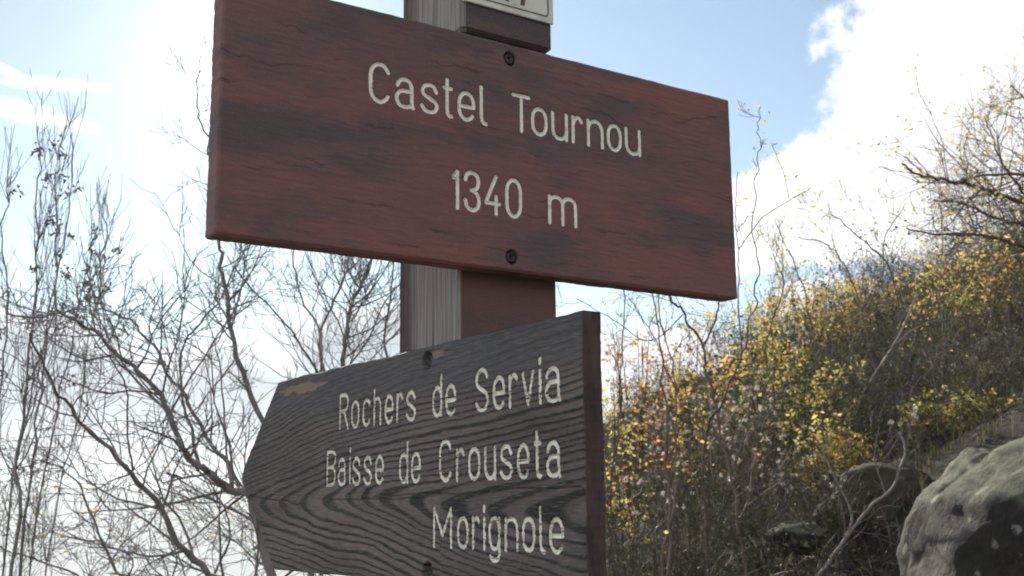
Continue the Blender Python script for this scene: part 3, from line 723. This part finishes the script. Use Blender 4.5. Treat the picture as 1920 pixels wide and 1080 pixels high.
#BACKGROUND
# ------------------------------------------------------------------ rocks
def rock(name, c, r, mat, label, seed, group=None, rotz=0.0, crease=None, rough=1.0, sub=5, flatness=.75):
    import bmesh
    bm = bmesh.new(); bmesh.ops.create_icosphere(bm, subdivisions=sub, radius=1.0)
    V = np.array([v.co[:] for v in bm.verts]); F = np.array([[v.index for v in f.verts] for f in bm.faces]); bm.free()
    rs = np.random.default_rng(seed); d = V.copy(); k = 1.0
    R = np.ones(len(V))
    for _ in range(9):                      # broad facets
        n = rs.normal(size=3); n /= np.linalg.norm(n); h = .72+.2*rs.random(); R = np.minimum(R, np.where(V @ n > .05, h/np.maximum(V @ n, .05), 9)*1.0+.04*(V @ n))
    R = 1+(R-1)*flatness+0
    for f, a in ((2.1, .09), (4.3, .05), (9.0, .026), (19, .012), (41, .006)):
        a = a*rough; o = rs.random(3)*9
        R += a*(np.sin(V[:, 0]*f+o[0]+1.7*np.sin(V[:, 2]*f*.8+o[1]))*np.cos(V[:, 1]*f+o[1])+np.sin(V[:, 2]*f*1.2+o[2]+1.3*np.cos(V[:, 0]*f+o[0])))
    if crease is not None:
        n, off, wd, dp = crease; n = np.array(n)/np.linalg.norm(n)
        q = V @ n-off+.05*np.sin(V[:, 2]*5)+.03*np.sin(V[:, 1]*11); R -= dp*np.exp(-(q/wd)**2)
    V = V*R[:, None]*np.array(r)
    cz, sz_ = math.cos(rotz), math.sin(rotz)
    V = V[:, :1]*(RH*cz+FH*sz_)+V[:, 1:2]*(FH*cz-RH*sz_)+V[:, 2:]*np.array([0, 0, 1.0])
    o = mesh_np(name, V+np.array(c), F, mat, None, None, True, origin=c)
    return tag(o, label, 'rock', group)
rock('boulder', at(2100, 1120, 3.4), (.55, .54, .50), M_rock, 'large rounded boulder with mossy top tinted as lit and underside tinted as shaded at the right', 3, None, .2, ((.75, .1, -.66), .12, .06, .10), .55, 6, .35)
rock('boulder', at(1872, 1098, 3.75), (.275, .42, .42), M_rock, 'lower boulder lobe with a lichen speckled shoulder, leaning on the large boulder', 8, None, -.3, None, .6, 6, .35)
rock('slab_rock', at(1655, 960, 5.6), (.34, .30, .20), M_slab, 'brown sloping rock slab in the bushes left of the boulder', 21, None, .5)
rock('stone', at(1492, 1010, 5.2), (.13, .14, .075), M_rock, 'small lichen covered stone in the undergrowth below the yellow bushes', 33)
rock('stone', at(1782, 775, 8.2), (.17, .17, .13), M_rock, 'pale stone sitting in the turf above the boulder', 36)
rock('outcrop', at(1850, 640, 17), (2.3, 1.6, .62), M_slab, 'dark rock outcrop on the upper slope at the right', 44, None, .3, None, 1.6)

# ------------------------------------------------------------------ ground cover on the slope
def cover(name, label, n, X0, X1, Y0, Y1, hgt, mat, dens_pow=1.6, lean=.5, wid=.004, segs=3, clump=1.0, keep=None):
    """blades / stalks rooted on the terrain, joined: nobody could count them"""
    u = rng.random(n); Y = Y0*(Y1/Y0)**u; X = (X0+(X1-X0)*rng.random(n))*Y
    if clump: 
        m_ = (hn(X*1.3+5, Y*1.1)+hn(X*4, Y*3.1+9)*.6) > (rng.random(n)-.5)*clump; X, Y = X[m_], Y[m_]
    if keep is not None: m_ = keep(X, Y); X, Y = X[m_], Y[m_]
    n = len(X); z = ground_z(X, Y)
    base = np.array([CAM[0], CAM[1], 0])+X[:, None]*RH+Y[:, None]*FH+z[:, None]*np.array([0, 0, 1.])
    L = hgt*(.35+1.0*rng.random(n)**1.5)*(.7+.03*Y); a = rng.random(n)*2*PI; ln = lean*rng.random(n)
    dirh = np.stack([np.cos(a), np.sin(a), 0*a], 1); sd = np.stack([-np.sin(a+rng.random(n)), np.cos(a), 0*a], 1)
    V = []; wd = (wid*(.5+rng.random(n))*(.6+Y*.09))[:, None]
    for k in range(segs+1):
        f = k/segs; c = base+np.array([0, 0, 1.])*(L*f*(1-.35*ln*f))[:, None]+dirh*(L*ln*f*f)[:, None]
        V.append(c-sd*wd*(1-f*.85)); V.append(c+sd*wd*(1-f*.85))
    V = np.stack(V, 1).reshape(-1, 3); m = 2*(segs+1); i = np.arange(n)[:, None]*m
    F = np.concatenate([i+np.array([2*k, 2*k+1, 2*k+3, 2*k+2]) for k in range(segs)])
    o = mesh_np(name, V, F, mat, None, {'tint': np.repeat(rng.random(n), m)}, False); tag(o, label, None, None, 'stuff'); return o
cover('dry_grass', 'straw coloured dry grass and stalks over the slope', 60000, -.12, .60, 3.2, 34, .12, M_dry, wid=.0022, lean=1.0)
cover('green_grass', 'short green grass between the bushes on the slope', 40000, -.05, .62, 3.2, 30, .11, M_green, wid=.0030, clump=.5)
cover('bank_grass', 'dry grass on the falling bank at the left', 9000, -.5, -.05, 3.0, 14, .22, M_dry, wid=.003)

# low tangled brush: many thin crooked stems with tiny leaves, one mass
def brush(name, label, spots, mat_s, mat_l, hmin, hmax, nst, leafL, nl, tint, up=.06):
    tw = Tubes(); lf = Leaves()
    for X, Y, s in spots:
        p = gpt(X, Y)
        for _ in range(nst):
            a = random.random()*2*PI; tips = []
            d = np.array([math.cos(a), math.sin(a), .6+1.0*random.random()])
            L = s*(hmin+(hmax-hmin)*random.random())
            grow(tw, p+np.array([math.cos(a), math.sin(a), 0])*.12*s*random.random(), d, L, .0022+.0006*Y/4, 1, up, .5, tips, 1.0, 4)
            for q, dd in tips:
                for _ in range(nl): lf.add(q+rnd(.045*s), leafL*(.6+.8*random.random())*(.7+Y*.035), min(max(tint+random.gauss(0, .22), 0), 1))
    ro = empty(name, gpt(spots[0][0], spots[0][1]), label, 'undergrowth'); ro['kind'] = 'stuff'
    o = tw.obj('stems', mat_s, ro); o2 = lf.obj('leaves', mat_l, ro)
    for q in (o, o2):
        if q: q['kind'] = 'stuff'
    return ro
sp = []
while len(sp) < 430:
    Y = 4.2*(26/4.2)**random.random(); X = (.03+.50*random.random())*Y
    if X/Y > .30 and Y < 6: continue
    sp.append((X, Y, .55+Y*.035))
brush('undergrowth', 'low tangled dark undergrowth covering the slope', sp, M_twig, M_green, .35, .8, 4, .018, 3, .45)
sp = []
for _ in range(120):
    Y = 22+14*random.random(); X = (.07+.42*random.random())*Y; sp.append((X, Y, 1.5))
sp2 = []
while len(sp2) < 130:
    Y = 7*(28/7)**random.random(); X = (.10+.42*random.random())*Y
    if hn(X*.9+2, Y*.8) < .08: continue
    sp2.append((X, Y, .95+Y*.03))
brush('olive_scrub', 'tangled olive brown scrub filling the slope between the bushes', sp2, M_twig, M_green, .35, .8, 5, .030, 3, .48, .12)
brush('ridge_scrub', 'grey brown scrub along the skyline of the hill', sp, M_twig, M_dry, .5, 1.0, 4, .03, 3, .35, .2)

# ------------------------------------------------------------------ leafy bushes
def bush(px, py, Y, rpx, nleaf, tint, label, group='autumn bushes on the slope', name='bush', tall=1.0, stems=10, leafL=.036, sd=.16, mat=None):
    c = at(px, py, Y); R = rpx/FPX*Y; X = (px-960)/FPX*Y; b = gpt(X, Y); hgt = max(c[2]-b[2], .25)
    ro = empty(name, b, label, 'bush', group)
    tw = Tubes(); lf = Leaves(); tips = []
    for i in range(stems):
        a = random.random()*2*PI; e = R*(.25+.75*random.random()**.6)
        tgt = c+np.array([math.cos(a)*e, math.sin(a)*e, (random.random()*1.7-.7)*R*tall])
        p0 = b+np.array([math.cos(a), math.sin(a), 0])*R*.18-np.array([0, 0, .05]); mid = (p0*.45+tgt*.55)+np.array([0, 0, hgt*.14])+rnd(R*.1)
        P = catmull([p0, p0*.7+mid*.3+rnd(R*.04), mid, tgt], 4); r0 = .0030+.0011*Y*.5
        tw.add(P, np.linspace(r0, r0*.3, len(P)), 4)
        for k in range(7):
            j = random.randrange(4, len(P)-1); d = P[j+1]-P[j]; d /= np.linalg.norm(d)
            grow(tw, P[j], d+rnd(.55), R*(.35+.5*random.random()), r0*.35, 1, .12, .35, tips, .8, 4)
    tips = random.sample(tips, max(1, int(len(tips)*.45))) if tips else [(c, None)]
    for _ in range(int(nleaf*1.7)):
        q, _d = random.choice(tips); lf.add(q+rnd(R*.07)+np.array([0, 0, -.01]), leafL*(.5+.9*random.random())*(.6+Y*.055), min(max(random.gauss(tint, sd), 0), 1))
    for o in (tw.obj('stems', M_twig, ro), lf.obj('foliage', mat or M_leaf, ro)): o['kind'] = 'stuff'
    return ro
yellow = [
 (1395, 640, 9.5, 75, 620, .46, 'dense yellow bush just right of the name board corner, above the pale branch'),
 (1300, 700, 9.0, 70, 480, .58, 'orange and yellow bush between the thin upright stems'),
 (1235, 700, 10., 50, 320, .86, 'rusty red bush low behind the pair of thin stems'),
 (1470, 560, 12., 70, 520, .40, 'yellow green bush rising to the skyline beside the leafy shoot'),
 (1560, 590, 14., 75, 560, .48, 'golden bush on the skyline left of the rocky knoll'),
 (1500, 700, 8.5, 70, 480, .40, 'yellow bush around the slanting pale twig'),
 (1560, 740, 7.6, 60, 420, .30, 'olive yellow bush in the middle of the slope'),
 (1540, 850, 6.6, 65, 420, .42, 'low yellow bush left of the brown slab'),
 (1630, 870, 6.8, 45, 260, .58, 'small orange tinted bush behind the brown slab'),
 (1640, 560, 16., 60, 400, .62, 'orange leaved bush below the rocky knoll'),
 (1790, 530, 12., 85, 640, .50, 'broad yellow bush under the bare tree branches'),
 (1875, 560, 11., 85, 700, .44, 'bright yellow bush at the right edge of the photo'),
 (1880, 500, 10., 60, 400, .56, 'orange yellow bush tucked into the bare tree'),
 (1720, 600, 15., 55, 300, .52, 'small yellow bush on the dark upper slope'),
 (1180, 620, 9.5, 45, 160, .72, 'sparse orange shoots beside the direction board end'),
 (1165, 760, 7.5, 60, 240, .52, 'yellowish bush close behind the direction board end'),
 (1740, 815, 6.8, 55, 320, .34, 'yellow green low plant draped above the boulder'),
 (1850, 790, 6.4, 55, 300, .26, 'green and yellow turf bush between boulder and outcrop'),
]
for a in yellow: bush(*a)
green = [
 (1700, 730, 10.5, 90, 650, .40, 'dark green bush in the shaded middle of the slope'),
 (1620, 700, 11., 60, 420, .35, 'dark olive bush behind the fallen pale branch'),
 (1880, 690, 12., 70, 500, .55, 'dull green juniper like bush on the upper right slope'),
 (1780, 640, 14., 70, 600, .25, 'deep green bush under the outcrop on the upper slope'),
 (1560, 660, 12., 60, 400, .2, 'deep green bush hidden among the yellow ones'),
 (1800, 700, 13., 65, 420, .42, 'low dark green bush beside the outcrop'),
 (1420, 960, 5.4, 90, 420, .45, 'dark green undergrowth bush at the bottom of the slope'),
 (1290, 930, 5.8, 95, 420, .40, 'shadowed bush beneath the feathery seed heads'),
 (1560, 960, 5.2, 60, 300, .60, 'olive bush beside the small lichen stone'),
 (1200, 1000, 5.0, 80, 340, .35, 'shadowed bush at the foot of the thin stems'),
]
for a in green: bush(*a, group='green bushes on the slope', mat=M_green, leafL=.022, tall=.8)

# ------------------------------------------------------------------ feathery seed heads (clematis) sprawling over the brush
def seed_plant(spots, Y, label):
    cx = np.mean([s[0] for s in spots]); b = gpix(cx, Y)
    ro = empty('seed_head_vine', b, label, 'vine', 'vines with feathery seed heads'); tw = Tubes(); V = []; F = []; T_ = []; n = 0
    for px, py, r, k in spots:
        for _ in range(k):
            q = at(px+random.gauss(0, r), py+random.gauss(0, r*.8), Y+random.gauss(0, .35))
            P = catmull([b+rnd(.05), b*.5+q*.5+rnd(.10), q+np.array([0, 0, .02])], 4) if random.random() < .22 else catmull([q-np.array([0, 0, .10])+rnd(.05), q-np.array([0, 0, .04])+rnd(.01), q], 3)
            tw.add(P, np.linspace(.0026, .0013, len(P)), 3)
            s = .0145*(.6+.8*random.random())*(Y/6.5); t_ = random.random(); m = 34
            for _k in range(m):             # a tuft: thin plumes radiating from one point
                d = rnd(); d /= np.linalg.norm(d); sd = np.cross(d, rnd()); sd /= np.linalg.norm(sd); tip = q+d*s*(.35+.75*random.random())
                V += [q-sd*s*.04, q+sd*s*.04, tip+sd*s*.07, tip-sd*s*.07]; F.append((n, n+1, n+2, n+3)); n += 4; T_ += [t_]*4
    tw.obj('stems', M_barkR, ro)['kind'] = 'stuff'; o = mesh_np('seed_heads', np.array(V), np.array(F), M_seed, ro, {'tint': T_}, False); o['kind'] = 'stuff'
seed_plant([(1230, 740, 34, 34), (1200, 800, 30, 26)], 7.2, 'vine of pale seed heads behind the pair of thin stems')
seed_plant([(1395, 770, 40, 60), (1370, 820, 30, 24)], 7.0, 'densest vine of pale seed heads in the middle of the slope')
seed_plant([(1480, 850, 40, 36), (1450, 900, 34, 20)], 6.4, 'vine of pale seed heads below the slanting twig')
seed_plant([(1300, 880, 70, 34), (1200, 920, 45, 18)], 6.0, 'scattered seed heads in the dark lower slope')
seed_plant([(1500, 610, 36, 22), (1350, 600, 26, 14)], 9.5, 'high seed heads among the yellow leaves near the skyline')
seed_plant([(1600, 920, 40, 22), (1710, 780, 22, 12)], 6.2, 'seed heads beside the brown slab')

# ------------------------------------------------------------------ bare trees and saplings
def tree(name, label, cat, root, limbs, mat, group=None, twk=16, twL=.45, twd=2, up=.12, leaf=None, r_min=.0016, wig=.3, rec=.6, spread=.9):
    """limbs: list of (points, r0, r1, is_trunk); each visible limb its own mesh"""
    ro = empty(name, root, label, cat, group); tw = Tubes(); tips = []
    for pts, r0, r1, tr in limbs:
        P = catmull(pts, 6); n = len(P); L = np.linalg.norm(np.diff(P, axis=0), axis=1).sum()
        P = P+np.column_stack([fbm(np.arange(n)*.6+random.random()*50, np.zeros(n)+k*7+random.random()*9, 90+k, 2)-.37 for k in range(3)])*min(.05, L*.03)
        R = (r1*.9+(r0*.66-r1*.9)*np.linspace(1, 0, n)**1.2)*(1+.10*np.sin(np.arange(n)*2.1)); tb = Tubes(); tb.add(P, R, 7 if r0 > .008 else 5)
        # buds / knots
        for _ in range(int(L*6)):
            j = random.randrange(1, n-1); d = rnd(); tb.add(np.array([P[j], P[j]+d/np.linalg.norm(d)*R[j]*2.4]), [R[j]*.7, R[j]*.25], 4)
        tb.obj('trunk' if tr else 'branch', mat, ro)
        for _ in range(int(L*twk*.92)):
            t = .12+.88*random.random(); j = min(int(t*(n-1)), n-2); d = P[j+1]-P[j]; d /= np.linalg.norm(d); s_ = np.cross(d, rnd()); s_ /= np.linalg.norm(s_)+1e-9
            grow(tw, P[j], d*rec+s_*spread, twL*(.35+.9*random.random())*(1.15-.55*t), max(min(R[j]*.5, max(.0055, r_min*2.6)), r_min), twd, up, wig, tips, .85, 3)
    o = tw.obj('twigs', mat, ro)
    if o: o['kind'] = 'stuff'
    if leaf:
        nl, tint, lL = leaf; lf = Leaves()
        for _ in range(nl): q, d = random.choice(tips); lf.add(q+rnd(.012), lL*(.6+.7*random.random()), min(max(random.gauss(tint, .15), 0), 1))
        o = lf.obj('leaves', M_leaf, ro); o['kind'] = 'stuff'
    return ro
def PL(lst, Y0, Y1=None):
    Y1 = Y0 if Y1 is None else Y1; n = len(lst); return [at(x, y, Y0+(Y1-Y0)*k/max(n-1, 1)) for k, (x, y) in enumerate(lst)]
rt = gpix(560, 3.9)
tree('bare_tree', 'bare thorny tree whose dark limbs arch up to the left behind the direction board', 'tree', rt, [
  ([rt, at(556, 1450, 3.9), at(530, 1200, 3.9), at(478, 954, 3.8)]+PL([(434, 916), (378, 878), (340, 840), (302, 740), (239, 677), (189, 633), (126, 589), (20, 592)], 3.75, 3.2), .030, .0035, True),
  (PL([(500, 1010), (441, 891), (378, 803), (334, 727), (277, 640), (233, 595), (170, 579), (70, 592)], 3.95, 4.5), .013, .003, False),
  (PL([(540, 1240), (500, 1130), (378, 1067), (302, 954), (233, 872), (145, 778), (88, 702), (57, 627)], 3.9, 3.1), .022, .003, False),
  (PL([(378, 878), (355, 790), (340, 740), (343, 652), (378, 600), (416, 557), (440, 500)], 3.8, 4.1), .009, .0028, False),
  (PL([(233, 872), (246, 879), (239, 803), (233, 715), (189, 652), (150, 600)], 3.5, 3.3), .006, .002, False),
  (PL([(434, 916), (422, 828), (416, 715), (403, 646), (380, 560)], 3.8, 3.9), .007, .002, False),
 ], M_barkL, None, 15, .42, 2, .10)
rt = gpix(600, 4.6)
tree('bare_tree', 'slender bare tree with one upright limb showing left of the name board', 'tree', rt, [
  ([rt, at(600, 1300, 4.6), at(560, 950, 4.5)]+PL([(485, 778), (434, 620), (419, 526), (415, 450), (400, 330), (392, 270), (370, 200), (375, 105)], 4.4, 4.2), .022, .0026, True),
  (PL([(560, 950), (590, 760), (600, 640), (565, 560), (548, 465), (560, 380)], 4.5, 4.8), .010, .003, False),
 ], M_barkL, None, 11, .34, 2, .2)
rt = gpix(700, 5.4)
tree('bare_tree', 'many stemmed bare tree seen between the two boards left of the post', 'tree', rt, [
  ([rt, at(690, 1200, 5.4), at(655, 900, 5.4)]+PL([(645, 700), (658, 590), (680, 520), (705, 440), (715, 300)], 5.4, 5.5), .026, .005, True),
  (PL([(655, 900), (610, 720), (604, 610), (640, 540), (660, 470), (668, 380)], 5.4, 5.2), .014, .004, False),
  (PL([(690, 1000), (735, 760), (722, 620), (735, 540), (740, 440)], 5.4, 5.8), .013, .004, False),
  (PL([(610, 720), (560, 640), (520, 590), (470, 540), (440, 500)], 5.3, 5.0), .009, .003, False),
  (PL([(640, 700), (690, 640), (720, 570), (780, 500)], 5.4, 5.3), .008, .003, False),
 ], M_barkL, None, 17, .46, 2, .26)
rt = gpix(330, 5.2)
tree('bare_bush', 'low bare bush with tangled twigs at the bottom left', 'bush', rt, [
  (PL([(330, 1500), (300, 1150), (220, 1067), (183, 986), (145, 904), (95, 866), (20, 880)], 5.2, 4.8), .012, .003, True),
  (PL([(330, 1400), (400, 1090), (430, 1000), (410, 930), (350, 880)], 5.2, 5.0), .009, .003, False),
  (PL([(330, 1400), (200, 1130), (90, 1060), (10, 1030), (-80, 1020)], 5.2, 4.7), .009, .003, False),
  (PL([(360, 1400), (470, 1100), (500, 1000), (460, 960)], 5.2, 5.2), .009, .003, False),
  (PL([(300, 1150), (330, 1040), (280, 980), (240, 960)], 5.2, 5.0), .007, .002, False),
  (PL([(200, 1130), (250, 1050), (150, 1010), (100, 980)], 5.1, 5.0), .007, .002, False),
 ], M_barkL, None, 26, .40, 2, .05, leaf=(110, .55, .022), spread=1.1)
# upright saplings at the far left
def sapling(pts, Y, r0, label, twk=9, twL=.34, leaf=None, mat=M_barkL, group='thin upright saplings at the far left', nod=True, up=.55, twd=1, rec=1.0, cat='sapling', Y1=None):
    rt = gpix(pts[0][0], Y); L = [rt-np.array([0, 0, .05])]+PL(pts, Y, Y1)
    ro = tree('sapling', label, cat, rt, [(L, r0, .0022*Y/4, True)], mat, group, twk, twL, twd, up, leaf, wig=.16, rec=rec, spread=.5)
    if nod:                                 # dry fruit clusters
        tb = Tubes()
        P = catmull(L, 6)
        for _ in range(8):
            j = random.randrange(len(P)//2, len(P)-1); q = P[j]+rnd(.03*Y/4)
            for _ in range(9): e = q+rnd(.010*Y/4); tb.add([e, e+rnd(.008*Y/4)], [.0042*Y/4, .0018*Y/4], 4)
        o = tb.obj('fruit_clusters', mat, ro)
        if o: o['kind'] = 'stuff'
sapling([(25, 1060), (35, 850), (52, 690), (68, 480), (72, 360), (74, 232)], 4.4, .012, 'tallest thin sapling at the far left, its tip under the lower wisp of cloud')
sapling([(40, 1060), (60, 860), (85, 680), (105, 480), (108, 330), (113, 246)], 4.8, .010, 'thin sapling leaning beside the tallest one')
sapling([(10, 1060), (45, 800), (90, 600), (130, 400), (138, 268)], 5.2, .009, 'thin sapling bending right with dark fruit clusters')
sapling([(60, 1060), (100, 800), (145, 600), (170, 480), (182, 415)], 5.0, .007, 'short thin sapling right of the fruit clusters', 8)
sapling([(90, 1060), (140, 820), (175, 600), (192, 480), (198, 412)], 5.3, .007, 'outermost right of the thin saplings at the left', 8)
sapling([(-10, 1060), (-5, 800), (10, 600), (6, 420), (20, 330)], 4.6, .009, 'thin sapling cut by the left edge of the photo')

# upright stems and shoots right of the signpost
GR = 'thin upright stems right of the signpost'
def stem(pts, Y, r0, label, Y1=None, **k):
    kw = dict(twk=5, twL=.28, mat=M_barkR, group=GR, nod=False, up=.35, twd=1, rec=.9, cat='shrub'); kw.update(k)
    sapling(pts, Y, r0, label, Y1=Y1, **kw)
stem([(1146, 1080), (1152, 850), (1165, 700), (1172, 560), (1176, 420)], 5.0, .007, 'thin stem nearest the direction board end', leaf=(24, .7, .022))
stem([(1252, 1080), (1256, 950), (1250, 800), (1240, 680), (1226, 550), (1210, 400)], 4.6, .010, 'left stem of the leaning pair below the name board', leaf=(14, .6, .022))
stem([(1245, 1080), (1262, 950), (1268, 830), (1262, 700), (1236, 560), (1225, 430)], 4.8, .009, 'right stem of the leaning pair below the name board', leaf=(10, .6, .022))
rt = gpix(1398, 5.0)
tree('forked_shrub', 'dark forked shrub whose two arms rise behind the lower right corner of the name board', 'shrub', rt, [
  ([rt]+PL([(1398, 1064), (1382, 957), (1355, 822), (1328, 715), (1317, 650), (1280, 590), (1258, 559), (1225, 510)], 5, 4.8), .012, .005, True),
  (PL([(1317, 650), (1339, 607), (1349, 564), (1356, 500)], 4.95, 5.0), .007, .004, False),
  (PL([(1355, 822), (1300, 790), (1262, 720), (1230, 640), (1180, 560)], 5.0, 5.2), .006, .0025, False),
  (PL([(1280, 590), (1220, 640), (1150, 600), (1080, 560)], 4.9, 5.0), .004, .002, False),
 ], M_barkR, None, 9, .36, 2, .1, leaf=(50, .5, .022))
rt = gpix(1323, 4.6)
tree('arching_shoot', 'tall leafy shoot rising past the right end of the name board to the blue sky', 'shrub', rt, [
  ([rt]+PL([(1323, 1000), (1323, 812), (1344, 769), (1371, 715), (1392, 661), (1414, 581), (1419, 500), (1412, 433), (1418, 333), (1423, 250), (1427, 198)], 4.6, 4.2), .009, .0016, True),
  (PL([(1384, 467), (1401, 444), (1440, 400), (1507, 361), (1520, 352)], 4.3, 4.2), .004, .0015, False),
  (PL([(1479, 372), (1468, 322), (1455, 290), (1445, 267)], 4.2, 4.2), .0022, .0012, False),
  (PL([(1392, 661), (1384, 540), (1384, 467), (1380, 400), (1382, 320)], 4.5, 4.2), .005, .0018, False),
 ], M_barkR, None, 4, .14, 1, .2, leaf=(40, .55, .018))
shoot = col.objects['arching_shoot']
def big_leaf(q, L, tint, parent, mat):
    a = rnd(); a[2] = abs(a[2])*.3-.1; a /= np.linalg.norm(a); b_ = np.cross(a, rnd()); b_ /= np.linalg.norm(b_); c = np.cross(a, b_)
    V = [q, q+a*L*.3+b_*L*.24+c*L*.08, q+a*L*.7+b_*L*.2+c*L*.06, q+a*L-c*L*.08, q+a*L*.7-b_*L*.2+c*L*.06, q+a*L*.3-b_*L*.24+c*L*.08, q+a*L*.5]
    return mesh_np('leaf', np.array(V), np.array([[0, 1, 6], [1, 2, 6], [2, 3, 6], [3, 4, 6], [4, 5, 6], [5, 0, 6]]), mat, parent, {'tint': [tint]*7}, False)
for px, py in ((1420, 196), (1433, 213), (1414, 224), (1440, 212), (1424, 248), (1436, 232), (1412, 278), (1431, 290), (1424, 306), (1416, 330), (1408, 352), (1428, 345), (1447, 268), (1456, 288), (1462, 306), (1452, 270), (1470, 330), (1481, 336), (1490, 338), (1458, 300), (1386, 300), (1392, 330), (1404, 372), (1518, 352), (1522, 384), (1396, 420), (1410, 400), (1460, 378), (1384, 360), (1381, 384)):
    q = at(px+random.uniform(-4, 4), py+random.uniform(-4, 4), 4.25); big_leaf(q, .021*(.8+.5*random.random()), random.gauss(.62, .14), shoot, M_leaf)
# pale dead branches lying on the slope
def dead(lims, label, name='dead_branch', mat=M_pale, twk=5):
    rt = lims[0][0][0]; tree(name, label, 'branch', rt, lims, mat, None, twk, .22, 1, .1, wig=.4)
dead([(PL([(1560, 880), (1597, 795), (1623, 731), (1650, 688), (1693, 618), (1720, 548)], 7.5, 7.2), .016, .006, True), (PL([(1650, 688), (1666, 661), (1704, 624), (1752, 602), (1800, 600)], 7.4, 7.4), .008, .004, False)], 'pale dead forked branch standing out of the dark green bush')
dead([(PL([(1500, 1140), (1537, 1077), (1586, 1010), (1640, 946), (1677, 908), (1699, 844), (1688, 812)], 4.6, 4.9), .013, .005, True), (PL([(1586, 1010), (1597, 962), (1570, 903), (1532, 822)], 4.7, 4.9), .009, .004, False),
      (PL([(1660, 925), (1640, 860), (1648, 800)], 4.8, 4.9), .006, .002, False)], 'crooked dead branch in front of the brown slab at the bottom')
dead([(PL([(1360, 920), (1371, 876), (1398, 817), (1430, 795), (1462, 736), (1489, 672), (1510, 620)], 6.0, 6.2), .007, .003, True)], 'slanting pale twig across the yellow bushes')
dead([(PL([(1330, 835), (1400, 740), (1440, 690), (1470, 640)], 6.2, 6.3), .005, .002, True)], 'thin pale twig parallel to the slanting one')
# leaning bare shrubs against the sky
stem([(1700, 690), (1673, 517), (1629, 461), (1590, 428), (1560, 400)], 8.0, .010, 'bare shrub curving left across the white cloud', twk=7, twL=.5, leaf=(50, .6, .03), twd=2)
stem([(1640, 700), (1601, 539), (1573, 483), (1545, 458), (1500, 445)], 8.4, .009, 'bare shrub arching left beside the curving one', twk=7, twL=.5, leaf=(60, .6, .03), twd=2)
stem([(1530, 700), (1510, 560), (1480, 480), (1455, 420)], 8.0, .008, 'bare shrub pointing up at the cloud base', twk=7, twL=.45, leaf=(60, .6, .028), twd=2)
stem([(1765, 760), (1770, 640), (1762, 520), (1768, 430), (1760, 380)], 8.5, .008, 'straight bare stem left of the broad yellow bush', twk=6, twL=.4, leaf=(40, .5, .03), twd=2)
stem([(1600, 640), (1650, 520), (1660, 440), (1690, 400)], 10, .009, 'bare shrub leaning right on the skyline', twk=7, twL=.6, leaf=(60, .6, .034), twd=2)
stem([(1450, 760), (1440, 640), (1470, 540), (1450, 480)], 7.4, .008, 'shrub stem amid the yellow bushes left of centre slope', twk=7, twL=.4, leaf=(80, .5, .028), twd=2)
# the tree at the right edge
rt = gpix(2160, 9.0)
tree('spreading_tree', 'nearly bare spreading tree whose branches reach in from the right edge with yellow leaves', 'tree', rt, [
  ([rt, at(2150, 700, 9), at(2110, 520, 9), at(2040, 380, 8.8), at(1980, 260, 8.6), at(1950, 130, 8.4)],   .10, .02, True),
  (PL([(2100, 480), (1990, 400), (1920, 378), (1868, 361), (1818, 347), (1773, 336), (1729, 330), (1690, 308)], 8.9, 8.2), .036, .008, False),
  (PL([(2040, 380), (1970, 340), (1920, 328), (1840, 330), (1790, 345)], 8.8, 8.4), .028, .007, False),
  (PL([(2100, 500), (1990, 440), (1920, 422), (1868, 411), (1812, 383), (1751, 378)], 8.9, 8.8), .030, .008, False),
  (PL([(2100, 480), (1960, 400), (1920, 361), (1895, 328), (1873, 294), (1857, 250), (1846, 222)], 8.6, 8.2), .020, .005, False),
  (PL([(1990, 280), (1950, 210), (1915, 180), (1895, 160)], 8.5, 8.2), .016, .005, False),
  (PL([(2110, 540), (1980, 480), (1900, 458), (1830, 440), (1760, 440), (1700, 430)], 8.9, 9.2), .030, .008, False),
 ], M_barkR, None, 13, .75, 2, .08, r_min=.0026, leaf=(1150, .44, .038), wig=.3)
yellowtips = 0
# a few clinging leaves at left
HAZE = True
if HAZE:
    m = bpy.data.materials.new('haze_air'); m.use_nodes = True; nt = m.node_tree; nt.nodes.clear()
    o = nt.nodes.new('ShaderNodeOutputMaterial'); v = nt.nodes.new('ShaderNodeVolumePrincipled'); v.inputs['Color'].default_value = (.90, .95, 1, 1)
    v.inputs['Density'].default_value = HAZE_DENSITY; v.inputs['Anisotropy'].default_value = HAZE_ANISO; nt.links.new(v.outputs[0], o.inputs['Volume'])
    c = loc(0, 300); hx, hy, z0, z1 = 5200, 6500, -760.0, 100.0
    V = np.array([[x, y, z] for z in (z0, z1) for x, y in ((-hx, -hy), (hx, -hy), (hx, hy), (-hx, hy))]); V[:, :2] += c[:2]
    F = np.array([[3, 2, 1, 0], [4, 5, 6, 7], [0, 1, 5, 4], [1, 2, 6, 5], [2, 3, 7, 6], [3, 0, 4, 7]])
    h = mesh_np('haze', V, F, m, None, None, False); tag(h, 'pale hazy air over the valley and slope', None, None, 'stuff')
